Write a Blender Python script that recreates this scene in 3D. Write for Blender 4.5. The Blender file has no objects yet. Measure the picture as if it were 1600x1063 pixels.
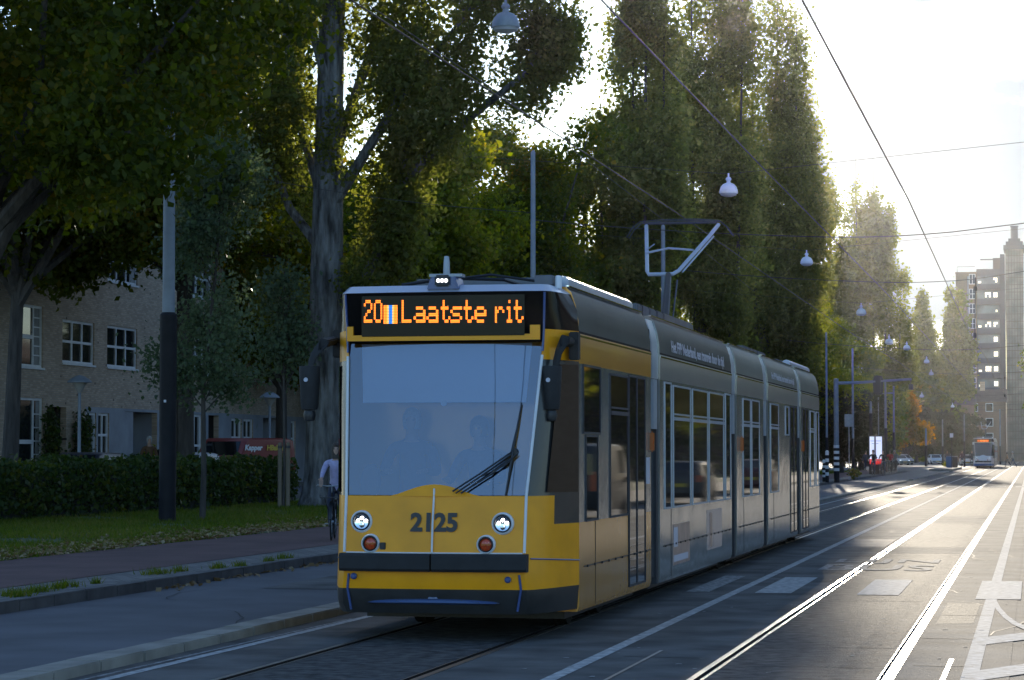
import bpy, bmesh, math, random
import numpy as np
from mathutils import Vector, Matrix
random.seed(7); rng = np.random.default_rng(11)
R = math.radians
scene = bpy.context.scene
C = scene.collection

# ------------------------------------------------------------------ camera
FPX, PW, PH, EYE = 3850.0, 1600, 1063, 1.778
YAW, PITCH = R(11.9261), R(2.60999)
cam_d = bpy.data.cameras.new('camera'); cam = bpy.data.objects.new('camera', cam_d); C.objects.link(cam)
cam.location = (0, 0, EYE); cam.rotation_euler = (R(90) + PITCH, 0, YAW)
cam_d.sensor_width = 36; cam_d.lens = 36 * FPX / PW; cam_d.clip_start = 0.5; cam_d.clip_end = 4000
scene.camera = cam

# ------------------------------------------------------------------ sky, sun, exposure
SUN_AZ, SUN_EL = -5.2, 10.6            # degrees; azimuth from +Y towards +X
world = bpy.data.worlds.new("World"); scene.world = world; world.use_nodes = True
wn, wl = world.node_tree.nodes, world.node_tree.links
bg = wn['Background']; bg.inputs['Strength'].default_value = 0.115
sky = wn.new('ShaderNodeTexSky'); sky.sky_type = 'NISHITA'; sky.sun_disc = False
sky.sun_elevation = R(SUN_EL); sky.sun_rotation = R(SUN_AZ)
sky.air_density = 1.0; sky.dust_density = .25; sky.ozone_density = 2.0
tc = wn.new('ShaderNodeTexCoord'); mp = wn.new('ShaderNodeMapping'); mp.inputs['Scale'].default_value = (8, 8, 22)
mp.inputs['Location'].default_value = (3.09, 1.5, 1.06)
nz = wn.new('ShaderNodeTexNoise'); nz.inputs['Scale'].default_value = 1.0; nz.inputs['Detail'].default_value = 7; nz.inputs['Roughness'].default_value = 0.55
cr = wn.new('ShaderNodeValToRGB'); cr.color_ramp.elements[0].position = 0.36; cr.color_ramp.elements[1].position = 0.56
cmix = wn.new('ShaderNodeMixRGB'); cmix.inputs['Color2'].default_value = (1.25, 1.55, 1.95, 1)
mul = wn.new('ShaderNodeMath'); mul.operation = 'MULTIPLY'; mul.inputs[1].default_value = 0.95
wl.new(tc.outputs['Generated'], mp.inputs['Vector']); wl.new(mp.outputs['Vector'], nz.inputs['Vector'])
wl.new(nz.outputs['Fac'], cr.inputs['Fac']); wl.new(cr.outputs['Color'], mul.inputs[0]); sxyz = wn.new('ShaderNodeSeparateXYZ'); mr = wn.new('ShaderNodeMapRange'); mr.inputs['From Min'].default_value = .1; mr.inputs['From Max'].default_value = .6
m2_ = wn.new('ShaderNodeMath'); m2_.operation = 'MULTIPLY'; wl.new(tc.outputs['Generated'], sxyz.inputs[0]); wl.new(sxyz.outputs['Y'], mr.inputs['Value'])
wl.new(mul.outputs[0], m2_.inputs[0]); wl.new(mr.outputs[0], m2_.inputs[1]); wl.new(m2_.outputs[0], cmix.inputs['Fac'])
cool = wn.new('ShaderNodeMixRGB'); cool.blend_type = 'MULTIPLY'; cool.inputs['Fac'].default_value = 1; cool.inputs['Color2'].default_value = (.80, .95, 1.18, 1)
wl.new(sky.outputs['Color'], cool.inputs['Color1']); wl.new(cool.outputs['Color'], cmix.inputs['Color1']); wl.new(cmix.outputs['Color'], bg.inputs['Color'])
sun_d = bpy.data.lights.new('sun', 'SUN'); sun = bpy.data.objects.new('sun', sun_d); C.objects.link(sun)
sun_d.energy = 2.7; sun_d.angle = R(0.53); sun_d.color = (1.0, 0.88, 0.70)
sd = Vector((math.sin(R(SUN_AZ)) * math.cos(R(SUN_EL)), math.cos(R(SUN_AZ)) * math.cos(R(SUN_EL)), math.sin(R(SUN_EL))))
sun.rotation_euler = sd.to_track_quat('Z', 'Y').to_euler(); sun.location = (0, 200, 80)
vs = scene.view_settings
vs.view_transform = 'Standard'; vs.look = 'None'; vs.gamma = 1; vs.exposure = 1.22
scene.cycles.max_bounces = 6; scene.cycles.diffuse_bounces = 3; scene.cycles.glossy_bounces = 3
scene.cycles.transmission_bounces = 3; scene.cycles.volume_bounces = 0; scene.cycles.transparent_max_bounces = 8
scene.cycles.sample_clamp_indirect = 6

# ------------------------------------------------------------------ helpers: where a spot of the place stands
_f = Vector((-math.sin(YAW) * math.cos(PITCH), math.cos(YAW) * math.cos(PITCH), math.sin(PITCH)))
_r = Vector((math.cos(YAW), math.sin(YAW), 0)); _u = _r.cross(_f); _O = Vector((0, 0, EYE))
def ray(x, y): return _f + _r * ((x - PW / 2) / FPX) - _u * ((y - PH / 2) / FPX)
def gnd(x, y, z=0.0):
    d = ray(x, y); return _O + d * ((z - EYE) / d.z)
def onX(x, y, X):
    d = ray(x, y); return _O + d * (X / d.x)
def onY(x, y, Y):
    d = ray(x, y); return _O + d * (Y / d.y)
def at(x, Z, z=0.0):
    d = ray(x, 707.0); p = _O + d * Z; p.z = z; return p
def zat(y, Z): return EYE + (707.0 - y) / FPX * Z

# ------------------------------------------------------------------ helpers: meshes
class MB:
    def __init__(s): s.v = []; s.f = []; s.m = []
    def quad(s, a, b, c, d, m=0):
        n = len(s.v); s.v += [tuple(a), tuple(b), tuple(c), tuple(d)]; s.f.append((n, n+1, n+2, n+3)); s.m.append(m)
    def poly(s, pts, m=0):
        n = len(s.v); s.v += [tuple(p) for p in pts]; s.f.append(tuple(range(n, n + len(pts)))); s.m.append(m)
    def box(s, x0, x1, y0, y1, z0, z1, m=0):
        if x1 < x0: x0, x1 = x1, x0
        if y1 < y0: y0, y1 = y1, y0
        n = len(s.v)
        s.v += [(x0,y0,z0),(x1,y0,z0),(x1,y1,z0),(x0,y1,z0),(x0,y0,z1),(x1,y0,z1),(x1,y1,z1),(x0,y1,z1)]
        for q in ((3,2,1,0),(4,5,6,7),(0,1,5,4),(1,2,6,5),(2,3,7,6),(3,0,4,7)):
            s.f.append(tuple(n + i for i in q)); s.m.append(m)
        return s
    def rings(s, rs, m=0, closed=True, cap=True, mf=None):
        n = len(s.v); k = len(rs[0])
        for r_ in rs: s.v += [tuple(p) for p in r_]
        for i in range(len(rs) - 1):
            for j in range(k if closed else k - 1):
                j2 = (j + 1) % k
                s.f.append((n+i*k+j, n+i*k+j2, n+(i+1)*k+j2, n+(i+1)*k+j)); s.m.append(mf(i, j) if mf else m)
        if cap and closed:
            s.f.append(tuple(n + j for j in reversed(range(k)))); s.m.append(mf(0, 0) if mf else m)
            s.f.append(tuple(n + (len(rs)-1)*k + j for j in range(k))); s.m.append(mf(len(rs)-2, 0) if mf else m)
        return s
    def tube(s, pts, rad, n=8, m=0, cap=True):
        pts = [Vector(p) for p in pts]
        if not hasattr(rad, '__len__'): rad = [rad] * len(pts)
        rs = []; prev = None
        for i, p in enumerate(pts):
            t = (pts[min(i+1, len(pts)-1)] - pts[max(i-1, 0)])
            if t.length < 1e-9: t = Vector((0, 0, 1))
            t.normalize()
            if prev is None:
                a = Vector((1, 0, 0)) if abs(t.x) < .9 else Vector((0, 1, 0))
            else: a = prev
            u = (a - t * a.dot(t)); u.normalize(); prev = u; w = t.cross(u)
            rs.append([p + (u * math.cos(2*math.pi*j/n) + w * math.sin(2*math.pi*j/n)) * rad[i] for j in range(n)])
        return s.rings(rs, m, cap=cap)
    def lathe(s, prof, c=(0,0,0), axis='z', n=16, m=0, mf=None, cap=True):
        c = Vector(c); rs = []
        for (rr, h) in prof:
            ring = []
            for j in range(n):
                a = 2*math.pi*j/n; x, y = max(rr, 1e-4)*math.cos(a), max(rr, 1e-4)*math.sin(a)
                ring.append(c + Vector({'z': (x,y,h), 'y': (x,h,y), 'x': (h,x,y)}[axis]))
            rs.append(ring)
        return s.rings(rs, m, mf=mf, cap=cap)
    def build(s, name, mats, parent=None, loc=None, rotz=0, smooth=30, bevel=0):
        me = bpy.data.meshes.new(name); me.from_pydata(s.v, [], s.f)
        if not isinstance(mats, (list, tuple)): mats = [mats]
        for m in mats: me.materials.append(m)
        if len(mats) > 1: me.polygons.foreach_set('material_index', s.m)
        bm = bmesh.new(); bm.from_mesh(me)
        bmesh.ops.recalc_face_normals(bm, faces=bm.faces)
        if bevel:
            es = [e for e in bm.edges if len(e.link_faces) == 2 and e.calc_face_angle(0) > R(35)]
            bmesh.ops.bevel(bm, geom=es, offset=bevel, segments=2, affect='EDGES', clamp_overlap=True)
        bm.to_mesh(me); bm.free()
        if smooth:
            me.polygons.foreach_set('use_smooth', [True] * len(me.polygons)); me.set_sharp_from_angle(angle=R(smooth))
        o = bpy.data.objects.new(name, me); C.objects.link(o)
        if parent is not None: o.parent = parent
        if loc is not None: o.location = loc
        if rotz: o.rotation_euler.z = rotz
        return o
def tag(o, label=None, cat=None, group=None, kind=None):
    if label: o['label'] = label
    if cat: o['category'] = cat
    if group: o['group'] = group
    if kind: o['kind'] = kind
    return o
def thing(name, label, cat, loc=(0,0,0), rotz=0, group=None):
    o = bpy.data.objects.new(name, None); C.objects.link(o); o.location = loc; o.rotation_euler = (0, 0, rotz)
    o.empty_display_size = .3
    return tag(o, label, cat, group)
def kids(o): return [x for x in bpy.data.objects if x.parent is o]
def dup(o, loc=None, rotz=None, scale=None, label=None, parent=None):
    c = o.copy(); C.objects.link(c)
    if parent is not None: c.parent = parent
    if loc is not None: c.location = loc
    if rotz is not None: c.rotation_euler.z = rotz
    if scale is not None: c.scale = scale if hasattr(scale, '__len__') else (scale,)*3
    if label: c['label'] = label
    for k in kids(o): dup(k, parent=c)
    return c
def text_mb(txt, size, font_bold=0.0, extrude=0.0, align='CENTER', shear=0.0):
    cu = bpy.data.curves.new('txt', 'FONT'); cu.body = txt; cu.size = size; cu.extrude = extrude; cu.offset = font_bold
    cu.align_x = align; cu.align_y = 'BOTTOM_BASELINE'; cu.shear = shear; cu.resolution_u = 3
    o = bpy.data.objects.new('txt', cu); C.objects.link(o)
    bpy.context.view_layer.update()
    me = bpy.data.meshes.new_from_object(o.evaluated_get(bpy.context.evaluated_depsgraph_get()))
    bpy.data.objects.remove(o); bpy.data.curves.remove(cu)
    return me
def text_obj(name, txt, size, mat, mtx, parent=None, bold=0.0, extrude=0.002, width=None, shear=0.0, align='CENTER'):
    me = text_mb(txt, size, bold, extrude, align, shear); me.name = name
    if width:
        xs = [v.co.x for v in me.vertices]; k = width / (max(xs) - min(xs)); me.transform(Matrix.Diagonal((k, 1, 1, 1)))
    me.transform(mtx); me.materials.clear(); me.materials.append(mat)
    o = bpy.data.objects.new(name, me); C.objects.link(o)
    if parent is not None: o.parent = parent
    return o
def frame_m(o, ex, ey):   # matrix that puts text's x on ex, its y on ey, origin at o
    ex, ey = Vector(ex).normalized(), Vector(ey).normalized(); ez = ex.cross(ey)
    return Matrix(((ex.x, ey.x, ez.x, o[0]), (ex.y, ey.y, ez.y, o[1]), (ex.z, ey.z, ez.z, o[2]), (0,0,0,1)))

# ------------------------------------------------------------------ helpers: materials
def pm(name, col, rough=.6, metal=0, var=0.0, scale=6.0, bump=0.0, bscale=None, coat=0, spec=.5, emit=None, estr=1, col2=None, obj=False, detail=5, stretch=None, bdist=.02):
    m = bpy.data.materials.new(name); m.use_nodes = True; nt = m.node_tree; n, l = nt.nodes, nt.links; b = n['Principled BSDF']
    b.inputs['Roughness'].default_value = rough; b.inputs['Metallic'].default_value = metal
    b.inputs['Base Color'].default_value = (*col, 1); b.inputs['Specular IOR Level'].default_value = spec
    if coat: b.inputs['Coat Weight'].default_value = coat; b.inputs['Coat Roughness'].default_value = .05
    if emit: b.inputs['Emission Color'].default_value = (*emit, 1); b.inputs['Emission Strength'].default_value = estr
    if var or bump or col2:
        if obj: tcn = n.new('ShaderNodeTexCoord').outputs['Object']
        else: tcn = n.new('ShaderNodeNewGeometry').outputs['Position']
        if stretch:
            mpn = n.new('ShaderNodeMapping'); mpn.inputs['Scale'].default_value = stretch; l.new(tcn, mpn.inputs['Vector']); tcn = mpn.outputs['Vector']
    if var or col2:
        t = n.new('ShaderNodeTexNoise'); t.inputs['Scale'].default_value = scale; t.inputs['Detail'].default_value = detail; l.new(tcn, t.inputs['Vector'])
        rp = n.new('ShaderNodeValToRGB'); rp.color_ramp.elements[0].position = .32; rp.color_ramp.elements[1].position = .68
        c2 = col2 or tuple(min(1, c * (1 + var)) for c in col); c1 = col if col2 else tuple(c * (1 - var) for c in col)
        rp.color_ramp.elements[0].color = (*c1, 1); rp.color_ramp.elements[1].color = (*c2, 1)
        l.new(t.outputs['Fac'], rp.inputs['Fac']); l.new(rp.outputs['Color'], b.inputs['Base Color'])
    if bump:
        t2 = n.new('ShaderNodeTexNoise'); t2.inputs['Scale'].default_value = bscale or scale * 4; t2.inputs['Detail'].default_value = 4; l.new(tcn, t2.inputs['Vector'])
        bp = n.new('ShaderNodeBump'); bp.inputs['Strength'].default_value = bump; bp.inputs['Distance'].default_value = bdist
        l.new(t2.outputs['Fac'], bp.inputs['Height']); l.new(bp.outputs['Normal'], b.inputs['Normal'])
    return m
def glassy(name, tint, fac, rough=.02):   # clear pane: see-through tint plus mirror reflection
    m = bpy.data.materials.new(name); m.use_nodes = True; n, l = m.node_tree.nodes, m.node_tree.links
    n.remove(n['Principled BSDF']); out = n['Material Output']
    t = n.new('ShaderNodeBsdfTransparent'); t.inputs['Color'].default_value = (*tint, 1)
    g = n.new('ShaderNodeBsdfGlossy'); g.inputs['Roughness'].default_value = rough
    fr = n.new('ShaderNodeFresnel'); fr.inputs['IOR'].default_value = 1.5
    ad = n.new('ShaderNodeMath'); ad.operation = 'ADD'; ad.inputs[1].default_value = fac; ad.use_clamp = True
    mx = n.new('ShaderNodeMixShader'); l.new(fr.outputs['Fac'], ad.inputs[0]); l.new(ad.outputs[0], mx.inputs['Fac'])
    l.new(t.outputs[0], mx.inputs[1]); l.new(g.outputs[0], mx.inputs[2]); l.new(mx.outputs[0], out.inputs['Surface'])
    return m
def leafm(name, cols, trans=.45, rough=.5):    # leaves: each leaf has its own hue (attribute "tint"), light passes through
    m = bpy.data.materials.new(name); m.use_nodes = True; n, l = m.node_tree.nodes, m.node_tree.links
    b = n['Principled BSDF']; b.inputs['Roughness'].default_value = rough; b.inputs['Specular IOR Level'].default_value = .16
    a = n.new('ShaderNodeAttribute'); a.attribute_name = 'tint'
    rp = n.new('ShaderNodeValToRGB'); e = rp.color_ramp.elements
    e[0].color = (*cols[0], 1); e[1].color = (*cols[-1], 1)
    for i, c in enumerate(cols[1:-1]):
        k = e.new((i + 1) / (len(cols) - 1)); k.color = (*c, 1)
    l.new(a.outputs['Fac'], rp.inputs['Fac']); l.new(rp.outputs['Color'], b.inputs['Base Color'])
    t = n.new('ShaderNodeBsdfTranslucent')
    hs = n.new('ShaderNodeHueSaturation'); hs.inputs['Value'].default_value = 2.3; hs.inputs['Saturation'].default_value = 1.25; hs.inputs['Hue'].default_value = .485
    l.new(rp.outputs['Color'], hs.inputs['Color']); l.new(hs.outputs['Color'], t.inputs['Color'])
    mx = n.new('ShaderNodeMixShader'); mx.inputs['Fac'].default_value = trans
    l.new(b.outputs[0], mx.inputs[1]); l.new(t.outputs[0], mx.inputs[2]); l.new(mx.outputs[0], n['Material Output'].inputs['Surface'])
    return m

M = {}
M['asphalt'] = pm('asphalt', (.14,.134,.124), .85, var=.35, scale=1.3, bump=.5, bscale=55, detail=9, spec=.05, bdist=.01)
M['asphalt_blue'] = pm('asphalt_lane', (.13,.132,.138), .8, spec=.2, var=.18, scale=.8, bump=.3, bscale=60, detail=9, bdist=.01)
M['asphalt_rough'] = pm('asphalt_between_rails', (.095,.091,.085), .80, var=.5, scale=7, bump=.8, bscale=38, detail=9, spec=.08, bdist=.015)
M['ground'] = pm('soil', (.06,.055,.04), .95, var=.3, scale=.6)
M['verge'] = pm('verge_soil', (.04,.075,.014), .95, col2=(.075,.085,.03), scale=1.2, bump=.4)
M['bike'] = pm('bike_path_asphalt', (.12,.062,.056), .85, var=.22, scale=1.0, bump=.25, bscale=60)
M['line'] = pm('road_paint', (.44,.435,.415), .85, spec=.08, var=.4, scale=11, bump=.2, bscale=50)
M['line_worn'] = pm('worn_road_paint', (.29,.285,.27), .85, spec=.08, var=.6, scale=14, bump=.3, bscale=50)
M['kerb_light'] = pm('pale_kerb_concrete', (.27,.25,.21), .85, var=.25, scale=2.2, bump=.2)
M['kerb'] = pm('grey_kerb_concrete', (.11,.105,.10), .85, var=.3, scale=2.2, bump=.25)
M['paving'] = pm('paving', (.16,.15,.14), .85, var=.3, scale=1.5, bump=.25)
M['rail'] = pm('polished_rail', (.34,.325,.31), .38, metal=1, var=.12, scale=3)
M['groove'] = pm('rail_groove', (.028,.024,.021), .9, spec=.05)
M['seam'] = pm('joint_sealant', (.10,.097,.09), .85, var=.4, scale=8, spec=.12)
M['black'] = pm('black_plastic', (.018,.018,.02), .45, var=.15, scale=9, obj=True)
M['rubber'] = pm('black_rubber', (.02,.02,.021), .75, var=.2, scale=9, obj=True)
M['steel'] = pm('galvanised_steel', (.30,.33,.36), .45, metal=.55, var=.15, scale=4, obj=True)
M['pole_grey'] = pm('grey_pole_paint', (.22,.25,.29), .5, var=.12, scale=3, obj=True)
M['pole_dark'] = pm('dark_pole_paint', (.016,.016,.019), .55, spec=.15, var=.2, scale=3, obj=True)
M['white'] = pm('white_paint', (.72,.73,.74), .45, var=.06, scale=4, obj=True)
M['wire'] = pm('copper_wire', (.035,.03,.028), .7)
M['bark'] = pm('bark', (.06,.05,.042), .9, var=.4, scale=7, bump=.9, bscale=9, stretch=(1,1,.18), obj=True, bdist=.08)
M['bark_pale'] = pm('poplar_bark', (.03,.026,.022), .9, col2=(.21,.20,.19), scale=5.5, bump=1.0, bscale=9, stretch=(1,1,.2), obj=True, bdist=.15, detail=8)
M['chrome'] = pm('chrome', (.75,.75,.76), .12, metal=1)
M['darkglass'] = pm('dark_glass', (.010,.012,.013), .03, spec=.6)
M['skin'] = pm('skin', (.45,.27,.19), .55, var=.08, scale=12, obj=True)
M['hair'] = pm('hair', (.05,.035,.025), .6, var=.3, scale=30, obj=True)
M['hair_grey'] = pm('grey_hair', (.35,.34,.33), .6, var=.2, scale=30, obj=True)
M['shoe'] = pm('shoes', (.03,.028,.026), .5)
M['wood'] = pm('weathered_wood', (.17,.125,.08), .8, var=.3, scale=5, bump=.3, stretch=(1,1,.1), obj=True)

# ------------------------------------------------------------------ ground, roads, kerbs, rails, markings (the setting)
YN, YF = -6.0, 470.0
def struct(name, mb, m, **k): return tag(mb.build(name, m, **k), kind='structure')
def sheet(name, x0, x1, y0, y1, z, m):
    b = MB(); n = max(1, int((y1 - y0) / 40))
    for i in range(n):
        a, c = y0 + (y1-y0)*i/n, y0 + (y1-y0)*(i+1)/n
        b.quad((x0,a,z),(x1,a,z),(x1,c,z),(x0,c,z))
    return struct(name, b, m)
sheet('ground', -900, 900, -200, 1500, -.06, M['ground'])
HG, HB = .072, .05
GR = [-6.21, -4.80, -2.58, -1.165]            # groove centres; inside of each pair
def railspan(i): # x extents of the rail strip (head outside, groove, inner lip)
    g = GR[i]
    return (g - .082, g + .045) if i % 2 == 0 else (g - .045, g + .082)
for i in range(4):
    g = GR[i]; s = 1 if i % 2 == 0 else -1
    prof = [(-.082, -.02), (-.082, .005), (-.028, .006), (-.022, -.03), (.030, -.03), (.033, .004), (.045, .004), (.045, -.02)]
    rs = [[(g + s*x, y, z) for x, z in prof] for y in (YN, 60, 140, 240, 340, YF)]
    b = MB(); b.rings(rs, mf=lambda a, j: 1 if j in (2, 3, 4) else 0)
    struct('tram_rail', b, [M['rail'], M['groove']], smooth=0)
xs = [-7.42] + [v for i in range(4) for v in railspan(i)] + [-.2]
names = ['track_bed', 'track_bed', 'track_bed', 'track_bed', 'track_bed']
mats = ['asphalt', 'asphalt_rough', 'asphalt', 'asphalt_rough', 'asphalt']
for k in range(5): sheet('track_road', xs[2*k], xs[2*k+1], YN, YF, 0.0, M[mats[k]])
sheet('road', -.2, 2.2, YN, YF, -.004, M['asphalt'])
sheet('parking_lane', 2.2, 4.4, YN, 240, -.008, M['asphalt_blue'])
sheet('plaza_road', 2.2, 60, 240, YF, -.012, M['asphalt_blue'])
sheet('left_lane', -11.35, -7.72, YN, 242, -.004, M['asphalt_blue'])
sheet('plaza_road', -60, -7.42, 242, YF, -.016, M['asphalt_blue'])
# kerbs as rows of separate stones with thin joints
def kerbrow(name, x0, x1, y0, y1, z, L, m, skew=0.0):
    b = MB(); y = y0
    while y < y1:
        e = min(y + L - .012, y1); dz = random.uniform(-.004, .004); dx = random.uniform(-.006, .006)
        b.box(x0+dx, x1+dx, y, e, -.05, z+dz); y += L
    return struct(name, b, m, bevel=.012)
kerbrow('median_kerb', -7.72-.02, -7.42, YN, 150, .085, 1.0, M['kerb_light'])
kerbrow('median_kerb', -7.70, -7.42, 158, 226, .085, 1.0, M['kerb_light'])
kerbrow('kerb', -11.35, -11.13, YN, 224, .13, 1.0, M['kerb'])
kerbrow('kerb', -31.2, -31.0, 50, 130, .425, 1.0, M['kerb']); kerbrow('kerb', -26.3, -26.1, 40, 130, .31, 1.0, M['kerb'])
kerbrow('kerb', 4.4, 4.6, YN, 240, .13, 1.0, M['kerb'])
def tiles(name, c1, c2, mo, w_, h_):
    m = pm(name, c1, .85, bump=.2, bscale=20); n, l = m.node_tree.nodes, m.node_tree.links; g = n.new('ShaderNodeNewGeometry'); t = n.new('ShaderNodeTexBrick')
    t.inputs['Scale'].default_value = 1; t.inputs['Brick Width'].default_value = w_; t.inputs['Row Height'].default_value = h_; t.inputs['Mortar Size'].default_value = .012
    t.inputs['Color1'].default_value = (*c1,1); t.inputs['Color2'].default_value = (*c2,1); t.inputs['Mortar'].default_value = (*mo,1)
    nz2 = n.new('ShaderNodeTexNoise'); nz2.inputs['Scale'].default_value = 1.6; nz2.inputs['Detail'].default_value = 8; mx = n.new('ShaderNodeMixRGB'); mx.blend_type = 'MULTIPLY'; mx.inputs['Fac'].default_value = .6
    l.new(g.outputs['Position'], t.inputs['Vector']); l.new(g.outputs['Position'], nz2.inputs['Vector']); l.new(t.outputs['Color'], mx.inputs['Color1']); l.new(nz2.outputs['Fac'], mx.inputs['Color2']); l.new(mx.outputs['Color'], n['Principled BSDF'].inputs['Base Color']); return m
M['tiles'] = tiles('paving_tiles', (.20,.19,.175), (.27,.25,.23), (.045,.05,.03), .3, .3)
sheet('paved_strip', -12.3, -11.13, YN, 236, .122, M['tiles'])
sheet('bike_path', -15.4, -12.3, YN, 236, .128, M['bike'])
sheet('grass_verge', -26.2, -15.4, YN, 236, .115, M['verge'])
sheet('service_street', -31.0, -26.2, YN, 236, .30, M['asphalt_blue'])
sheet('pavement', -33.2, -31.0, YN, 236, .42, M['paving'])
sheet('pavement', 4.6, 8.4, YN, 240, .122, pm('pale_paving', (.24,.2,.16), .85, var=.25, scale=1.5, bump=.2))
sheet('grass_verge', 8.4, 60, YN, 240, .11, M['verge'])
kerbrow('platform_kerb', -9.6, -7.45, 236, 268, .2, 2.0, M['kerb_light'])

def mark(pts, z=.004, m='line', name='road_marking'):
    b = MB(); b.poly([(p[0], p[1], z) for p in pts]); return struct(name, b, M[m], smooth=0)
def strip(x0, x1, y0, y1, z=.004, m='line', seg=12):
    b = MB(); y = y0
    while y < y1:
        e = min(y + seg, y1); b.quad((x0,y,z),(x1,y,z),(x1,e,z),(x0,e,z)); y = e
    return struct('road_marking', b, M[m], smooth=0)
strip(-3.78, -3.66, YN, 300); strip(-.575, -.44, YN, 300)
mark([(-7.28,5),(-7.18,5),(-7.0,26.9),(-7.0,120),(-7.08,120),(-7.1,26.9)])
mark([(-7.35,16),(-7.30,16),(-7.12,25.5),(-7.16,25.5)], m='line_worn')
for x0, x1, y0, y1, m in ((-4.35,-4.05,31.3,35.45,'line_worn'),(-3.46,-3.0,31.2,35.2,'line'),(-2.17,-1.65,31.05,34.8,'line'),(-.70,-.16,30.45,34.75,'line')):
    mark([(x0,y0),(x1,y0),(x1,y1),(x0,y1)], .006, m)
for y0 in (128.,):
    for x0, x1 in ((-7.1,-6.4),(-4.4,-3.9),(-3.4,-2.8),(-2.3,-1.4),(-.9,-.2)): mark([(x0,y0),(x1,y0),(x1,y0+4),(x0,y0+4)], .006, 'line_worn')
cv = [(-.50,31.0),(-.46,29.9),(-.40,28.6),(-.31,27.3),(-.20,26.2),(-.05,25.3),(.15,24.6),(.40,24.1)]
b = MB()
for (a, c) in zip(cv, cv[1:]): b.quad((a[0]-.02,a[1]-.16,.0045),(a[0]+.025,a[1]+.14,.0045),(c[0]+.025,c[1]+.14,.0045),(c[0]-.02,c[1]-.16,.0045))
struct('road_marking', b, M['line'], smooth=0)
for y in (23.3, 19.6, 16.2): mark([(-.44,y),(.6,y+2.0),(.6,y+3.0),(-.44,y+.95)], .0042)
# LIJN BUS on the right-hand track
for txt, y0, y1, x0, x1 in (('BUS', 37.45, 39.35, -3.2, -1.5), ('LIJN', 39.75, 41.4, -3.15, -1.5)):
    o = text_obj('road_lettering', txt, 1.0, M['line_worn'], Matrix.Identity(4), bold=.012, extrude=0, align='LEFT')
    vs_ = o.data.vertices; ax = [v.co.x for v in vs_]; ay = [v.co.y for v in vs_]
    for v in vs_:
        v.co.x = x0 + (v.co.x - min(ax)) / (max(ax)-min(ax)) * (x1-x0); v.co.y = y0 + (v.co.y - min(ay)) / (max(ay)-min(ay)) * (y1-y0); v.co.z = .0085
    tag(o, kind='structure')
# transverse joints, sealed seams, repair patches
for y, xa, xb in ((20.6,-2.45,-1.3),(20.9,-1.0,-.5),(21.3,-3.5,-2.75),(24.0,-1.05,-.55),(27.4,-1.0,-.45),(36.3,-4.2,-2.75),(36.9,-1.0,-.3),(41.5,-1.0,-.4),(45.2,-1.0,-.45),(49.6,-4.2,-2.75),(58,-4.2,-2.8),(66,-4.5,-3.0),(77,-1.0,-.4),(88,-4.4,-2.8),(104,-2.4,-1.3),(120,-4.4,-2.8),(29.8,-2.4,-1.3),(52,-2.4,-1.3),(62,-2.4,-1.3),(72,-2.4,-1.3)):
    b = MB(); n = 8
    pts = [(xa + (xb-xa)*i/n, y + random.uniform(-.03,.03), 0) for i in range(n+1)]
    w = .009 + .0005*y
    for p, q in zip(pts, pts[1:]): b.quad((p[0],p[1]-w,.0046),(q[0],q[1]-w,.0046),(q[0],q[1]+w,.0046),(p[0],p[1]+w,.0046))
    struct('joint_seam', b, M['seam'], smooth=0)
mark([(-2.50,22.6),(-1.24,22.7),(-1.24,30.6),(-2.50,30.5)], .0024, 'asphalt_rough', 'road_patch')
mark([(-.74,16.5),(-.70,16.5),(-.68,21.6),(-.72,21.6)], .005, 'rail', 'road_stud_strip')
mark([(-3.30,17),(-3.27,17),(-3.26,22),(-3.29,22)], .005, 'rail', 'road_stud_strip')
for x0, x1, y0, y1, m in ((-9.9,-8.6,31,38,'asphalt'),(-10.6,-9.9,44,70,'asphalt'),(-7.0,-6.35,26,34,'asphalt_blue'),(-4.6,-3.9,52,63,'asphalt_rough'),(-1.0,-.62,26,29.5,'asphalt_rough'),(-3.6,-2.75,47,51,'asphalt_blue'),(-2.5,-1.25,44,47,'asphalt'),(-2.5,-1.25,63,70,'asphalt'),(-6.0,-5.0,60,64,'asphalt')):
    mark([(x0,y0),(x1,y0+random.uniform(-.2,.2)),(x1,y1),(x0,y1+random.uniform(-.2,.2))], .0018, m, 'road_patch')
b = MB(); rr = random.Random(4)
for k in range(26):           # thin cracks wandering along and across the asphalt
    x, y = rr.choice([rr.uniform(-11,-8), rr.uniform(-4.5,-2.8), rr.uniform(-1,-.3), rr.uniform(-7.2,-6.4)]), rr.uniform(16, 60); a = rr.choice([0, 0, 1.4]) + rr.uniform(-.3,.3)
    for q in range(rr.randint(5, 14)):
        x2, y2 = x + .22*math.cos(a+math.pi/2), y + .22*math.sin(a+math.pi/2)*2.2; b.quad((x-.008,y,.0030),(x+.008,y+.004,.0030),(x2+.008,y2+.004,.0030),(x2-.008,y2,.0030)); x, y = x2, y2; a += rr.uniform(-.5,.5)
tag(b.build('road_cracks', M['rubber'], smooth=0), kind='structure')
# scattered white specks and leaves in the road
b = MB()
for i in range(150):
    x = random.choice([random.uniform(-4.2,-2.7), random.uniform(-2.5,-1.25), random.uniform(-1.0,-.3)]); y = random.uniform(17, 70)
    w, l = random.uniform(.008,.03), random.uniform(.01,.05)
    b.quad((x-w,y-l,.0062),(x+w,y-l*.7,.0062),(x+w*.8,y+l,.0062),(x-w*.7,y+l*.8,.0062))
tag(b.build('gravel', M['line_worn'], smooth=0), kind='stuff')

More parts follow.
